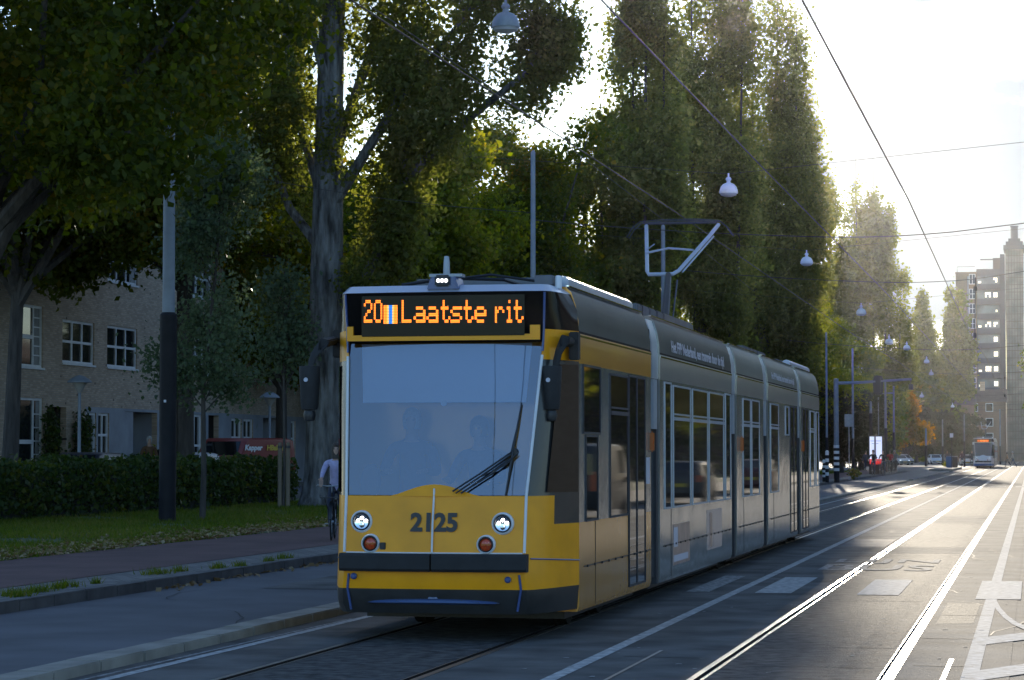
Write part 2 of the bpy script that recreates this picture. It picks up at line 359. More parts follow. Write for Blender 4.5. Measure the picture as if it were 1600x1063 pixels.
# ------------------------------------------------------------------ the trams
FONT57 = {'L':"10000 10000 10000 10000 10000 10000 11111",'a':"00000 00000 01110 00001 01111 10001 01111",'t':"01000 01000 11110 01000 01000 01001 00110",
 's':"00000 00000 01111 10000 01110 00001 11110",'e':"00000 00000 01110 10001 11111 10000 01110",'r':"00000 00000 10110 11001 10000 10000 10000",
 'i':"00100 00000 01100 00100 00100 00100 01110",'2':"01110 10001 00001 00110 01000 10000 11111",'0':"01110 10001 10001 10001 10001 10001 01110"}
def led(name, strength, col): return pm(name, (.02,.01,.0), .5, emit=col, estr=strength)
M['led_orange'] = led('orange_led', 1.35, (1,.20,.015)); M['led_blue'] = led('blue_led', .75, (.03,.22,1)); M['led_white'] = led('white_led', 3.2, (.95,.97,1)); M['led_yellow'] = led('yellow_led', .8, (1,.55,.12))
M['screen_black'] = pm('display_glass', (.007,.006,.006), .10, spec=.12)
M['lamp_red'] = pm('red_lamp', (.55,.065,.015), .12, var=.3, scale=40, coat=.6); M['amber'] = pm('amber_lamp', (.45,.09,.01), .2, coat=.5)
M['windscreen'] = glassy('windscreen_glass', (.46,.52,.60), .255)
M['blind'] = pm('sun_blind', (.85,.9,.98), .7)
M['blue_trim'] = pm('blue_trim', (.03,.07,.22), .35, coat=.4)
M['cab_dark'] = pm('cab_interior', (.03,.032,.036), .8, var=.3, scale=5, obj=True)
M['bellows'] = pm('bellows_rubber', (.035,.037,.042), .6, var=.2, scale=6, obj=True)
M['pale_metal'] = pm('pale_blue_metal', (.42,.46,.52), .35, metal=.3)
M['roof_grey'] = pm('roof_grey', (.11,.12,.14), .5, metal=.2, var=.2, scale=3, obj=True)
M['sticker'] = pm('white_sticker', (.55,.55,.62), .4); M['sticker_pale'] = pm('pale_sticker', (.33,.33,.36), .25, metal=.3); M['sticker_red'] = pm('red_sticker', (.30,.20,.17), .3, var=.3, scale=6)

def tram_livery(k):
    if k == 'yellow':
        return dict(body=pm('silver_panel', (.36,.35,.325), .14, metal=.5, var=.10, scale=1.4, bump=.22, bscale=1.5, obj=True, detail=3, bdist=.06),
            low1=pm('orange_panel', (.66,.31,.06), .17, metal=.25, var=.05, scale=1.0, bump=.14, bscale=1.5, obj=True, detail=3, bdist=.06),
            cant1=pm('orange_band', (.62,.27,.035), .3, coat=.5, var=.05, scale=1, obj=True), cant=pm('grey_band', (.30,.30,.28), .3, metal=.35, var=.05, scale=1, obj=True),
            fair=pm('roof_fairing', (.075,.075,.066), .45, spec=.03, var=.12, scale=.8, bump=.04, bscale=1.1, obj=True, bdist=.05), fair2=pm('pale_roof_fairing', (.16,.16,.14), .42, spec=.06, var=.1, scale=.8, obj=True),
            front=pm('yellow_paint', (.92,.36,.005), .35, coat=.08, spec=.3, var=.10, scale=2.6, obj=True), skirt=pm('dark_skirt', (.03,.029,.028), .4, var=.25, scale=4, obj=True),
            post=pm('dark_post', (.035,.036,.036), .25, coat=.3, obj=True), trim=M['white'], top=pm('blue_white_edge', (.45,.48,.58), .25, coat=.4))
    w = pm('tram_white', (.62,.64,.68), .3, coat=.4); bl = pm('tram_blue', (.03,.12,.35), .3, coat=.4); g = pm('tram_grey', (.35,.36,.38), .3, metal=.3)
    return dict(body=g, low1=g, cant1=w, cant=w, fair=g, fair2=g, front=w, skirt=bl, post=pm('far_dark_post', (.03,.03,.04), .3), trim=w, top=w)

def build_tram(OX, OY, L, label, near=True):
    T = thing('tram', label, 'tram', (OX, OY, 0))
    def P(name, mb, m, par=T, **k): return mb.build(name, m, par, **k)
    HW = 1.2
    prof = [(HW-.02,.24),(HW,.30),(HW,1.10),(HW,2.64),(HW+.004,2.665),(HW+.004,2.93),(HW-.004,2.955),(HW-.004,3.05),(HW-.03,3.20),(HW-.075,3.33),(HW-.13,3.385),(HW-.4,3.41)]
    full = [(-x, z) for x, z in prof] [::-1]
    ringp = prof + full           # right bottom -> top -> left bottom
    np_ = len(prof)
    def segmat(j):
        k = j if j < np_ - 1 else (2*np_ - 2 - j)
        if j == np_ - 1: return 3     # roof
        if k <= 1: return 0
        if k == 2: return 1
        if k in (3, 4): return 2
        if k == 5: return 5
        if k <= 9: return 4
        return 3
    secs = [(0.0, 4.59), (5.29, 12.35), (12.98, 16.71), (17.41, 22.65), (23.30, 27.4)]
    S = []
    for i, (a, c) in enumerate(secs):
        b = MB(); b.rings([[(x, y, z) for x, z in ringp] for y in (a, c)], mf=lambda r_, j: segmat(j))
        low = L['low1'] if i == 0 else L['body']; cant = L['cant1'] if i == 0 else L['cant']; fair = L['fair'] if i < 2 else L['fair2']
        o = P('body_section', b, [low, L['body'], cant, M['roof_grey'], fair, M['groove']], smooth=40)
        S.append(o)
        g = MB()          # drip rail along the band, seam with hinges on the lower panel
        for sx in (-1, 1):
            g = MB(); g.box(sx*(HW+.002), sx*(HW+.012), a+.02, c-.02, 2.895, 2.915); P('drip_rail', g, M['chrome'], o)
            g = MB(); g.box(sx*(HW-.135), sx*(HW-.10), a, c, 3.388, 3.40); P('gutter', g, M['chrome'], o)
        for sx in (-1, 1):
            g = MB(); g.box(sx*(HW+.001), sx*(HW+.005), a+.25, c-.05, .66, .672)
            y = a + .4
            while y < c - .2: g.box(sx*(HW+.001), sx*(HW+.016), y, y+.05, .652, .675); y += .42
            g.box(sx*(HW+.001), sx*(HW+.004), a+.9, a+.912, .26, 1.09)
            P('panel_seam', g, M['black'], o)
    # windows and doors: (section, px0, px1, z0, z1, kind)
    def Y(px): return (onX(px, 707, -4.3).y - 23.5)
    W = [(0,911,937,1.98,2.62,'w'),(0,915,933,1.12,1.93,'w'),(0,953,980,1.12,2.58,'t'),(0,982.5,994,.34,2.60,'d'),(0,995,1007,.34,2.60,'d'),
         (1,1038.5,1048,1.12,2.60,'w'),(1,1052,1078,1.12,2.58,'t'),(1,1082,1105,1.12,2.58,'t'),(1,1108,1130,1.12,2.58,'t'),(1,1133.5,1141,1.12,2.60,'w'),
         (2,1161,1172,1.12,2.58,'t'),(2,1174.5,1186,1.12,2.58,'t'),
         (3,1204,1216,1.12,2.58,'t'),(3,1227.5,1232.5,2.1,2.58,'w'),(3,1235,1239.8,.34,2.6,'d'),(3,1240.4,1245,.34,2.6,'d'),
         (4,1254,1258,.34,2.6,'d'),(4,1258.6,1262.5,.34,2.6,'d'),(4,1266,1272,1.12,2.58,'t'),(4,1275,1279,1.12,2.58,'w')]
    for sx in (1, -1):
        for (i, p0, p1, z0, z1, kd) in W:
            y0, y1 = Y(p0), Y(p1)
            x0, x1 = sx*(HW-.01), sx*(HW+.004)
            b = MB(); b.box(x0, x1, y0, y1, z0, z1)
            nm = 'door' if kd == 'd' else 'window'
            o = P(nm, b, M['darkglass'], S[i], smooth=0)
            f = MB(); t = .022; fx0, fx1 = sx*(HW-.005), sx*(HW+.012)
            f.box(fx0, fx1, y0-t, y0, z0-t, z1+t); f.box(fx0, fx1, y1, y1+t, z0-t, z1+t); f.box(fx0, fx1, y0, y1, z0-t, z0); f.box(fx0, fx1, y0, y1, z1, z1+t)
            if kd == 't':
                f.box(fx0, sx*(HW+.02), y0, y1, 2.17, 2.21); f.box(fx0, sx*(HW+.018), y0, y1, 2.235, 2.255)
            FR = 'pale_metal' if (kd != 'd' and i > 0) else 'bellows'
            o2 = f.build('frame', M[FR], T, smooth=0); o2.parent = o
            if kd == 't':
                tl = MB(); tl.quad((sx*(HW+.005),y0+.01,2.26),(sx*(HW+.005),y1-.01,2.26),(sx*(HW+.0055),y1-.01,z1-.01),(sx*(HW+.0055),y0+.01,z1-.01))
                t2 = tl.build('tilt_pane', M['screen_black'], T, smooth=0); t2.parent = o
        # dark window band of the first section, posts between its windows stay metal
        b = MB()
        b.box(sx*(HW-.01), sx*(HW+.002), Y(981), Y(1009), .32, 2.63); P('door_surround', b, L['post'], S[0], smooth=0)
        for (i, px) in ((0,1016),(2,1157),(4,1253)):
            b = MB(); y = Y(px); b.box(sx*HW, sx*(HW+.05), y-.05, y+.05, 1.78, 2.02); P('indicator', b, M['amber'], S[i], bevel=.02)
        b = MB(); b.box(sx*HW, sx*(HW+.004), Y(1009.5), Y(1015), 1.42, 1.72); P('sticker', b, M['sticker'], S[0], smooth=0)
        if near:
            b = MB(); b.box(sx*HW, sx*(HW+.004), Y(1104), Y(1127), .46, 1.0, 2); b.box(sx*(HW+.003), sx*(HW+.007), Y(1108), Y(1112), .5, .96, 1); P('advert_panel', b, [M['sticker'], M['sticker_red'], M['sticker_pale']], S[1], smooth=0)
            b = MB(); b.box(sx*HW, sx*(HW+.003), Y(1051), Y(1077), .40, .9, 1); b.box(sx*(HW+.002), sx*(HW+.006), Y(1052), Y(1074), .44, .52, 0); b.box(sx*(HW+.002), sx*(HW+.006), Y(1052), Y(1058), .62, .86, 0); P('advert_panel', b, [M['sticker'], M['sticker_red']], S[1], smooth=0)
    if near:
        sy = 5.9
        text_obj('roof_lettering', 'Het FPP Nederland, een tramreis door de tijd', .2, M['sticker'], frame_m((HW+.006, 6.25, 3.0), (0,1,0), (-.09,0,1)), S[1], bold=.004, extrude=.001, width=5.2, align='LEFT')
        text_obj('roof_lettering', 'Het FPP Nederland, een tramreis door de tijd', .16, M['sticker'], frame_m((HW+.006, 18.0, 3.02), (0,1,0), (-.09,0,1)), S[3], bold=.003, extrude=.001, width=4.0, align='LEFT')
    # bellows with the pale cover plates
    for (a, c) in zip([s[1] for s in secs[:-1]], [s[0] for s in secs[1:]]):
        b = MB(); rs = []; n = 9
        for k in range(n + 1):
            w = HW - (.05 if k % 2 else .12); y = a + (c-a)*k/n
            rs.append([(w, y, .32), (w, y, 3.2), (w-.12, y, 3.33), (-w+.12, y, 3.33), (-w, y, 3.2), (-w, y, .32)])
        b.rings(rs); o = P('bellows', b, M['bellows'], smooth=0)
        for sx in (-1, 1):
            b = MB(); m_ = a + (c-a)*.34
            b.rings([[(sx*(x-.02), y, z) for x, z in prof[3:10]] + [(sx*(x-.06), y, z) for x, z in reversed(prof[3:10])] for y in (m_, c-.01)])
            b.box(sx*(HW-.07), sx*(HW-.015), a+(c-a)*.45, c-.12, 2.05, 2.63)
            P('bellows_cover', b, M['pale_metal'], o)
            b = MB(); b.box(sx*(HW-.10), sx*(HW-.02), c-.16, c-.02, .24, 2.1); P('bellows_edge', b, M['bellows'], o)
    # under-floor and bogies
    b = MB()
    for (a, c) in secs: b.box(-1.0, 1.0, a+.3, c-.1, .15, .26)
    P('underframe', b, M['black'])
    for (y0, y1) in ((1.6,3.4),(13.9,15.8),(24.4,26.2)):
        for y in (y0, y1):
            b = MB()
            for x in (-.74, .74): b.lathe([(.0,-.06),(.29,-.06),(.29,.04),(.32,.04),(.32,.07),(.0,.07)] if x < 0 else [(.0,-.07),(.32,-.07),(.32,-.04),(.29,-.04),(.29,.06),(.0,.06)], (x, y, .30), 'x', 20)
            b.lathe([(.06,-.7),(.06,.7)], (0, y, .3), 'x', 8)
            P('wheelset', b, M['groove'])
    # cab, front and (mirrored) rear
    zs = [.27,.36,.50,.66,.83,1.10,1.37,2.66,2.83,2.95,3.15,3.31,3.38]
    def dims(z):
        wf = np.interp(z, [.27,.36,.5,.75,1.37,2.83,3.31,3.38], [.86,.89,.885,.858,.862,.955,.972,.93])
        yf = np.interp(z, [.27,.36,.5,.75,1.37,2.83,3.31,3.38], [-.93,-.97,-1.0,-1.02,-.93,-.56,-.60,-.50])
        wc = np.interp(z, [.27,.5,3.05,3.2,3.31,3.38], [1.18,1.2,1.2,1.175,1.12,1.02])
        return float(wf), float(yf), float(wc)
    def ring(z, fl):
        wf, yf, wc = dims(z)
        h = [(wc, 0.0), (wc-.03, -.12), (wf + (wc-wf)*.52 + .02, yf*.52-.03), (wf+.055, yf+.06), (wf, yf), (wf*.55, yf-.045), (0.0, yf-.06)]
        pts = h + [(-x, y) for x, y in h[:-1]][::-1]
        return [(x, y if fl > 0 else 27.4 - y, z) for x, y in pts]
    for fl in (1, -1):
        def mf(r_, j):
            j = j if j < 6 else 11 - j
            z = .5*(zs[r_] + zs[r_+1]); ch = j <= 3
            if z < .5: return 1
            if z < 1.1: return 0
            if z < 1.37: return 0 if j >= 2 else 2
            if z < 2.66: return 2
            if z < 2.95: return 0 if ch else 3
            if z < 3.31: return 3
            return 4
        b = MB(); rr = [ring(z, fl) for z in zs]
        b.rings(rr, closed=False, cap=False, mf=mf)
        # open the windscreen: drop the face quads between 1.37 and 2.83
        keep = []; k = 13; 
        nf = []; nm = []
        for q, f in enumerate(b.f):
            r_, j = divmod(q, k-1)
            jj = j if j < 6 else 11 - j
            if 1.37 <= zs[r_] < 2.83 and jj >= 4: continue
            nf.append(f); nm.append(b.m[q])
        b.f, b.m = nf, nm
        topz = 3.41
        b.poly([(x, y, z) for (x, y, z) in rr[-1]], 4)
        cab = P('cab_shell' if fl > 0 else 'rear_cab_shell', b, [L['front'], L['skirt'], L['post'], M['screen_black'], L['top']], smooth=35)
        if fl < 0:
            b = MB(); r1, r2 = ring(1.37, -1), ring(2.83, -1); b.rings([[p for p in r1[4:9]], [p for p in r2[4:9]]], closed=False, cap=False); P('rear_windscreen', b, M['darkglass'])
            continue
        # windscreen
        b = MB(); zz = [1.375, 1.75, 2.1, 2.45, 2.83]
        b.rings([[(x*.995, y+.012, z) for (x, y, _z) in ring(z, 1)[4:9]] for z in zz], closed=False, cap=False)
        ws = P('windscreen', b, M['windscreen'] if near else M['darkglass'], smooth=60)
        # cab interior
        b = MB(); b.box(-1.12, 1.12, .55, .6, .9, 3.3); b.box(-.95, .95, -.5, .55, .9, .95); b.box(-.84, .84, -.86, -.45, .96, 1.33); b.box(-.9, .9, -.5, .55, 2.9, 2.95)
        b.box(-.05, .05, .35, .42, .95, 2.9)
        P('cab_interior', b, M['cab_dark'], smooth=0, bevel=0)
        wd = lambda z: dims(z)
        b = MB(); z0, z1 = 2.26, 2.82
        b.quad((-.80,wd(z0)[1]+.10,z0),(.80,wd(z0)[1]+.10,z0),(.84,wd(z1)[1]+.06,z1),(-.84,wd(z1)[1]+.06,z1))
        b.tube([(-.80,wd(z0)[1]+.10,z0),(.80,wd(z0)[1]+.10,z0)], .008, 6); b.lathe([(0,-.01),(.03,-.01),(.03,.01),(0,.01)], (0, wd(z0)[1]+.095, z0-.01), 'y', 12)
        P('sun_blind', b, M['blind'], smooth=0)
        # driver's seats
        for sx in (-.42, .30):
            b = MB(); b.box(sx-.24, sx+.24, -.15, .3, 1.2, 1.34); b.box(sx-.23, sx+.23, .26, .36, 1.34, 1.95); P('driver_seat', b, M['cab_dark'], bevel=.04)
        if near:
            b = MB(); b.rings([[(-.72 + .09*math.cos(t), yy + .04*math.sin(t), 1.50 + .17*math.sin(t)) for t in np.linspace(0, 2*math.pi, 14, endpoint=False)] for yy in (-.66, -.56)])
            P('leather_bag', b, pm('brown_leather', (.12,.06,.03), .5))
        # quarter glass on both chamfers
        for sx in (-1, 1):
            b = MB(); r1, r2 = ring(1.38, 1), ring(2.64, 1)
            pk = lambda r_, t0: Vector(r_[0]).lerp(Vector(r_[3]), t0)
            o3 = []
            for (z, ts) in ((1.40, (.12,.80)), (2.62, (.10,.72))):
                rr_ = ring(z, 1)
                for t in ts:
                    q = t*3; i0 = min(int(q), 2); v = Vector(rr_[i0]).lerp(Vector(rr_[i0+1]), q-i0); o3.append(Vector((sx*(v.x+.012), v.y-.012, z)))
            b.quad(o3[0], o3[1], o3[3], o3[2]); P('quarter_window', b, M['darkglass'], smooth=0)
            # white edge strip
            pts = [(sx*(dims(z)[0]+.008), dims(z)[1]-.004, z) for z in (.84, 1.1, 1.37, 1.8, 2.3, 2.70)]
            b = MB(); b.tube(pts, .014, 6); P('edge_strip', b, L['trim'])
            pts = [(sx*(dims(z)[0]+.008), dims(z)[1]-.006, z) for z in (2.74, 2.95, 3.15, 3.30)]
            b = MB(); b.tube(pts, .012, 6); P('edge_strip', b, M['blue_trim'])
            b = MB(); b.tube([(sx*(dims(.64)[0]-.05), dims(.64)[1]-.012, .64), (sx*(dims(.5)[0]-.05), dims(.5)[1]-.012, .5), (sx*.80, -1.005, .30)], .012, 6); P('edge_strip', b, M['blue_trim'])
        b = MB(); b.tube([(0,-1.083,.84),(0,-1.058,1.10),(0,-.998,1.37),(0,-.995,1.44)], .010, 6); b.tube([(-.85,-1.01,.838),(-.45,-1.06,.838),(0,-1.076,.838),(.45,-1.06,.838),(.85,-1.01,.838)], .007, 6); P('centre_strip', b, L['trim'])
        # hood arc above the windscreen's lower edge
        b = MB(); n = 16; top = []; bot = []
        for k in range(n+1):
            t = -1 + 2*k/n; x = .42*t; z = 1.372 + .105*math.cos(t*math.pi/2)**1.3
            y = dims(1.37)[1] - .06*(1-abs(x)/.86) ; top.append((x, y-.012 + (z-1.37)*.26, z)); bot.append((x, y-.016, 1.365))
        b.rings([bot, top, [(x, y+.03, z-.005) for x, y, z in top]], closed=False, cap=False); P('hood_arc', b, L['front'], smooth=40)
        # bumper in two halves
        for sx in (-1, 1):
            def bp(x, z, o): 
                y = -1.02 - .045*min(1, (.86-abs(x))/.4) - .015*(1-abs(x)/.86); return (sx*x, y - o, z)
            xsb = [.90,.80,.6,.4,.2,.008]; rs = []
            for x in xsb: rs.append([bp(x,.665,-.05), bp(x,.665,.05), bp(x,.69,.07), bp(x,.81,.07), bp(x,.832,.05), bp(x,.832,-.05)])
            b = MB(); b.rings(rs); P('bumper', b, M['rubber'], smooth=25)
        # lamps
        def lamp(px, py, r_, kd):
            p = onY(px, py, 23.5 - 1.0); x, z = p.x + 5.5, p.z
            wf, yf, _ = dims(z); y = yf - .045*min(1, (wf-abs(x))/(wf*.45)) - .004
            rim = MB(); rim.lathe([(r_*1.30,.02),(r_*1.28,-.015),(r_*1.12,-.032),(r_*1.0,-.02),(r_*.96,.0)], (x, y, z), 'y', 28, cap=False)
            o = P('headlight' if kd == 'h' else 'tail_lamp', rim, M['white'])
            g = MB(); g.lathe([(r_*1.0,-.026),(r_*.86,-.034),(r_*.84,-.006)], (x, y, z), 'y', 24, cap=False); P('gasket', g, M['black'], o)
            if kd == 'h':
                g = MB(); g.lathe([(r_*.84,-.008),(r_*.5,.0),(.001,.004)], (x, y-.004, z), 'y', 24, cap=False); P('reflector', g, M['chrome'], o)
                g = MB()
                for (dx, dz, q) in ((0,.40,.20),(-.48,.08,.20),(.48,.08,.20)): g.lathe([(.001,-.012),(r_*q*.7,-.010),(r_*q,0)], (x+dx*r_*.95, y-.012, z+dz*r_*.95), 'y', 12)
                P('led_lens', g, M['led_white'], o)
                g = MB(); g.lathe([(.001,-.012),(r_*.26,-.008),(r_*.3,0)], (x, y-.012, z-.42*r_), 'y', 12); P('bulb_lens', g, M['chrome'], o)
            else:
                g = MB(); g.lathe([(.001,-.030),(r_*.5,-.026),(r_*.85,-.012)], (x, y, z), 'y', 20); P('lens', g, M['lamp_red'], o)
                g = MB(); g.box(x-r_*.6, x+r_*.6, y-.0315, y-.02, z-r_*.16, z+r_*.16); P('amber_band', g, M['amber'], o, bevel=.004)
        lamp(565, 815, .082, 'h'); lamp(785.5, 818.5, .082, 'h'); lamp(580.5, 849, .070, 'r'); lamp(761, 851, .070, 'r')
        p = onY(600, 853, 22.5); b = MB(); b.box(p.x+5.5-.028, p.x+5.5+.028, -1.06, -1.03, p.z-.033, p.z+.033); P('socket', b, M['black'], bevel=.006)
        for px, py in ((554,900),(794.5,906)):
            p = onY(px, py, 22.49); b = MB(); b.lathe([(.03,.01),(.03,-.02),(.016,-.03),(.001,-.03)], (p.x+5.5, -1.03, p.z), 'y', 14); P('towing_eye', b, M['blue_trim'])
        # blue lip on the skirt
        b = MB(); n = 20; rs = []
        for k in range(n+1):
            t = -1 + 2*k/n; w = .030*(1-t*t)**.5 + .002; x = .63*t; z = .385 - .012*t*t
            y = -1.02 - .02*(1-t*t)
            rs.append([(x, y+.02, z+w), (x, y-.02, z+w*.4), (x, y-.03, z-w*.3), (x, y+.02, z-w)])
        b.rings(rs); b.rings([[( .05,-1.045,.41),(-.05,-1.045,.41),(-.05,-1.03,.41),(.05,-1.03,.41)],[(.008,-1.04,.47),(-.008,-1.04,.47),(-.008,-1.03,.47),(.008,-1.03,.47)]])
        P('skirt_lip', b, pm('blue_lip', (.06,.10,.22), .35, coat=.3) , smooth=40)
        # blue hairline on the chamfers
        for sx in (-1, 1):
            b = MB(); pts = [Vector(q) for q in ring(.79, 1)[:4]]; b.tube([(sx*(p.x+.004), p.y-.004, p.z-.05+.05*abs(p.y)) for p in pts], .007, 5); P('pinstripe', b, M['blue_trim'])
        if near:
            q = frame_m((.012, -1.046, 1.045), (1,0,0), (0,.145,1))
            text_obj('fleet_number', '2125', .235, pm('dark_number', (.022,.02,.02), .4), q, T, bold=.009, extrude=.0008, width=.455)
        # destination display
        yd = -.668
        b = MB(); b.box(-.80, .80, yd, yd+.03, 2.885, 3.275); disp = P('destination_display', b, M['screen_black'], bevel=.004)
        b = MB(); b.box(-.945, .945, yd+.004, yd+.03, 2.845, 2.90); b.box(-.945, -.885, yd+.004, yd+.03, 2.90, 2.985); b.box(.85, .945, yd+.004, yd+.03, 2.90, 2.985); P('display_surround', b, L['front'], disp, smooth=0)
        def dots(cells, px0, px1, py0, py1, cols, rows, col, mb, sub=2):
            a = onY(px0, py0, 23.5+yd-.004); c = onY(px1, py1, 23.5+yd-.004)
            cw, ch = (c.x-a.x)/cols/sub, (a.z-c.z)/rows/sub
            for (cx, cy) in cells:
                for i in range(sub):
                    for j in range(sub):
                        x = a.x+5.5 + (cx*sub+i+.5)*cw; z = a.z - (cy*sub+j+.5)*ch; hw, hh = cw*.43, ch*.40
                        mb.quad((x-hw,yd-.004,z-hh),(x+hw,yd-.004,z-hh),(x+hw,yd-.004,z+hh),(x-hw,yd-.004,z+hh), col)
        def glyph(chx): 
            rows = FONT57[chx].split(); return [(i, j) for j, r_ in enumerate(rows) for i, v in enumerate(r_) if v == '1']
        mb = MB()
        if near:
            k = 1/3.3208; X_ = lambda v: 450 + v*k
            Yt, Yb = 400 + 229*k, 400 + 347*k
            for chx, u0, u1 in (('2',394,437),('0',446,489),('L',590,640),('a',652,713),('a',718,780),('t',793,842),('s',843,903),('t',912,962),('e',968,1029),('r',1074,1122),('i',1126,1172),('t',1172,1222)):
                dots(glyph(chx), X_(u0), X_(u1), Yt, Yb, 5, 7, 0, mb)
            cells = [(i, j) for i in range(8) for j in range(12)]
            for cols_, m_ in (((0,1),0),((2,),3),((3,4),1),((5,),3),((6,7),0)):
                dots([(i, j) for (i, j) in cells if i in cols_], X_(496), X_(568), 400+256*k, Yb+1.5, 8, 12, m_, mb, sub=1)
        else:
            for row in range(2):
                for i in range(26):
                    if i in (3, 4, 12, 18): continue
                    x = -.62 + i*.048; z = 3.0 + row*.1; mb.box(x, x+.038, yd-.006, yd-.002, z, z+.08, 0)
        P('led_text', mb, [M['led_orange'], M['led_blue'], M['led_white'], M['led_yellow']], disp, smooth=0)
        # wiper
        if near:
            def wp(px, py, o=.05):
                d = ray(px, py); best = None
                yy = 22.7
                for it in range(12):
                    p = _O + d*(yy/d.y); wf, yf, _w = dims(min(max(p.z,1.37),2.83)); x = p.x+5.5
                    yy = 23.5 + yf - .06*max(0, 1-abs(x)/max(wf,.1)) - o
                return (p.x+5.5, p.y-23.5, p.z)
            b = MB(); b.tube([wp(803,704),wp(755,737),wp(707,768)], .009, 6); b.tube([wp(800,709),wp(755,742),wp(712,771)], .007, 6); b.tube([wp(806,711),wp(768,741),wp(720,771)], .009, 6); b.tube([wp(810,708),wp(790,727),wp(745,748)], .006, 6)
            b.tube([wp(815,630,.03),wp(808,670,.045),wp(800,706,.05)], [.007,.011,.016], 6); b.tube([wp(802,706,.045),wp(795,745,.03),wp(790,775,.02)], [.014,.010,.009], 6); b.lathe([(.001,-.02),(.03,-.02),(.035,.03)], wp(804,706,.03), 'y', 12)  # upper rod models a dark line reflected in the windscreen
            P('wiper_and_mirrored_line', b, M['black'])
            # mirrors
            for sx, arm, hx, hz0, hz1, bz in ((-1, [(525,532),(505,538),(490,556),(485,570)], 484, 641, 573, 649), (1, [(894,535),(882,532),(872,552),(868,570)], 861, 641, 573, 650)):
                yw = 22.95
                pts = [onY(a, c, yw) for a, c in arm]
                pts[0] = onY(arm[0][0], arm[0][1], yw + (.25 if sx > 0 else .55))
                lc = [(p.x+5.5, p.y-23.5, p.z) for p in pts]
                b = MB(); rs = []
                for q, p in enumerate(lc): w = .05 + .012*(q == 1); rs.append([(p[0]-w*.7, p[1], p[2]-w), (p[0]+w*.7, p[1], p[2]-w*.4), (p[0]+w*.7, p[1]+.05, p[2]+w*.6), (p[0]-w*.7, p[1]+.05, p[2]+w)])
                b.rings(rs); 
                q0 = lc[0]; b.box(q0[0]-.03, q0[0]+.06, q0[1]-.02, q0[1]+.12, q0[2]-.17, q0[2]+.10)
                mo = P('side_mirror', b, M['rubber'], smooth=50, bevel=.01)
                pt, pb = onY(hx, hz1, yw), onY(hx, hz0, yw); x, y = pt.x+5.5, yw-23.5
                b = MB(); b.lathe([(.001,pt.z+.01),(.10,pt.z+.005),(.105,pt.z-.02),(.098,pt.z-.15),(.085,pb.z+.03),(.075,pb.z+.005),(.001,pb.z)], (x, y, 0), 'z', 20); P('housing', b, M['rubber'], mo)
                b = MB(); b.lathe([(.001,.05),(.05,.045),(.062,0),(.05,-.05),(.001,-.06)], (x, y, pb.z-.05), 'z', 16); P('lower_mirror', b, M['black'], mo)
                b = MB(); b.lathe([(.011,0),(.02,-.003),(.022,.004)], (x-.01, y-.103, pt.z-.13), 'y', 14); P('badge', b, M['sticker'], mo)
        # roof: front lamp, aerial
        b = MB(); b.rings([[(x, -.66, z) for x, z in ((-.16,3.33),(.16,3.33),(.12,3.455),(-.12,3.455))], [(x, -.35, z) for x, z in ((-.16,3.33),(.16,3.33),(.12,3.455),(-.12,3.455))]]); hl = P('lamp_housing', b, M['blue_trim'], bevel=.01)
        b = MB(); b.box(-.075, .075, -.69, -.65, 3.36, 3.47); P('lamp_box', b, M['bellows'], hl, bevel=.015)
        b = MB()
        for dx in (-.038, 0, .038): b.lathe([(.001,-.006),(.017,-.003),(.018,.0)], (dx, -.69, 3.415), 'y', 10)
        P('lamp_led', b, M['led_white'], hl)
        b = MB(); b.lathe([(.035,3.47),(.03,3.6),(.024,3.66),(.001,3.665)], (0, -.5, 0), 'z', 12); b.box(-.16, .16, -.55, -.4, 3.462, 3.49); P('aerial', b, M['steel'])
        b = MB(); b.lathe([(.035,3.36),(.035,3.46),(.025,3.485),(.001,3.49)], (1.02, -.12, 0), 'z', 12); P('aerial', b, M['white'])
        b = MB(); b.box(.80, .98, -.2, .1, 3.39, 3.49); P('roof_box', b, M['roof_grey'], bevel=.01)
    # roof equipment
    for (x0, x1, y0, y1, h_) in ((-.75,.85,1.2,4.2,.17),(-.8,.8,6.2,11.2,.2),(-.7,.7,18.3,21.8,.2),(-.7,.7,24,26.6,.18)):
        b = MB(); b.box(x0, x1, y0, y1, 3.40, 3.40+h_)
        for q in range(4): b.box(x0-.01, x1+.01, y0+.3+q*.6, y0+.34+q*.6, 3.40, 3.405+h_)
        P('roof_unit', b, M['roof_grey'], bevel=.02)
    b = MB(); b.tube([(-.7,.5,3.46),(-.2,.45,3.52),(.35,.5,3.5),(.5,.9,3.45)], .02, 6); b.tube([(-.2,.4,3.5),(.25,.35,3.54),(.75,.5,3.47)], .015, 6); P('roof_cable', b, M['black'])
    for (y0, y1) in ((.35, 4.3), (22.9, 27.1)):
        b = MB(); b.rings([[(x, y, z) for x, z in ((.90,3.40),(1.04,3.40),(1.04,3.48),(.98,3.525),(.90,3.50))] for y in (y0, y1)]); P('roof_rail', b, M['pale_metal'], bevel=.012)
    # pantograph
    Yp = 15.6; zt = 5.47
    b = MB(); b.box(-.55, .55, 12.9, 14.2, 3.42, 3.5)
    for x in (-.5, .5): b.lathe([(.05,3.42),(.07,3.5),(.05,3.58),(.001,3.6)], (x, 13.1, 0), 'z', 8)
    pg = P('pantograph', b, M['black'], bevel=.01)
    b = MB(); b.tube([(.1,13.0,3.55),(.06,13.6,4.0),(-.05,14.6,4.55)], [.075,.06,.05], 8); b.tube([(.22,13.0,3.55),(.12,14.4,4.45)], .014, 5); P('lower_arm', b, M['black'], pg)
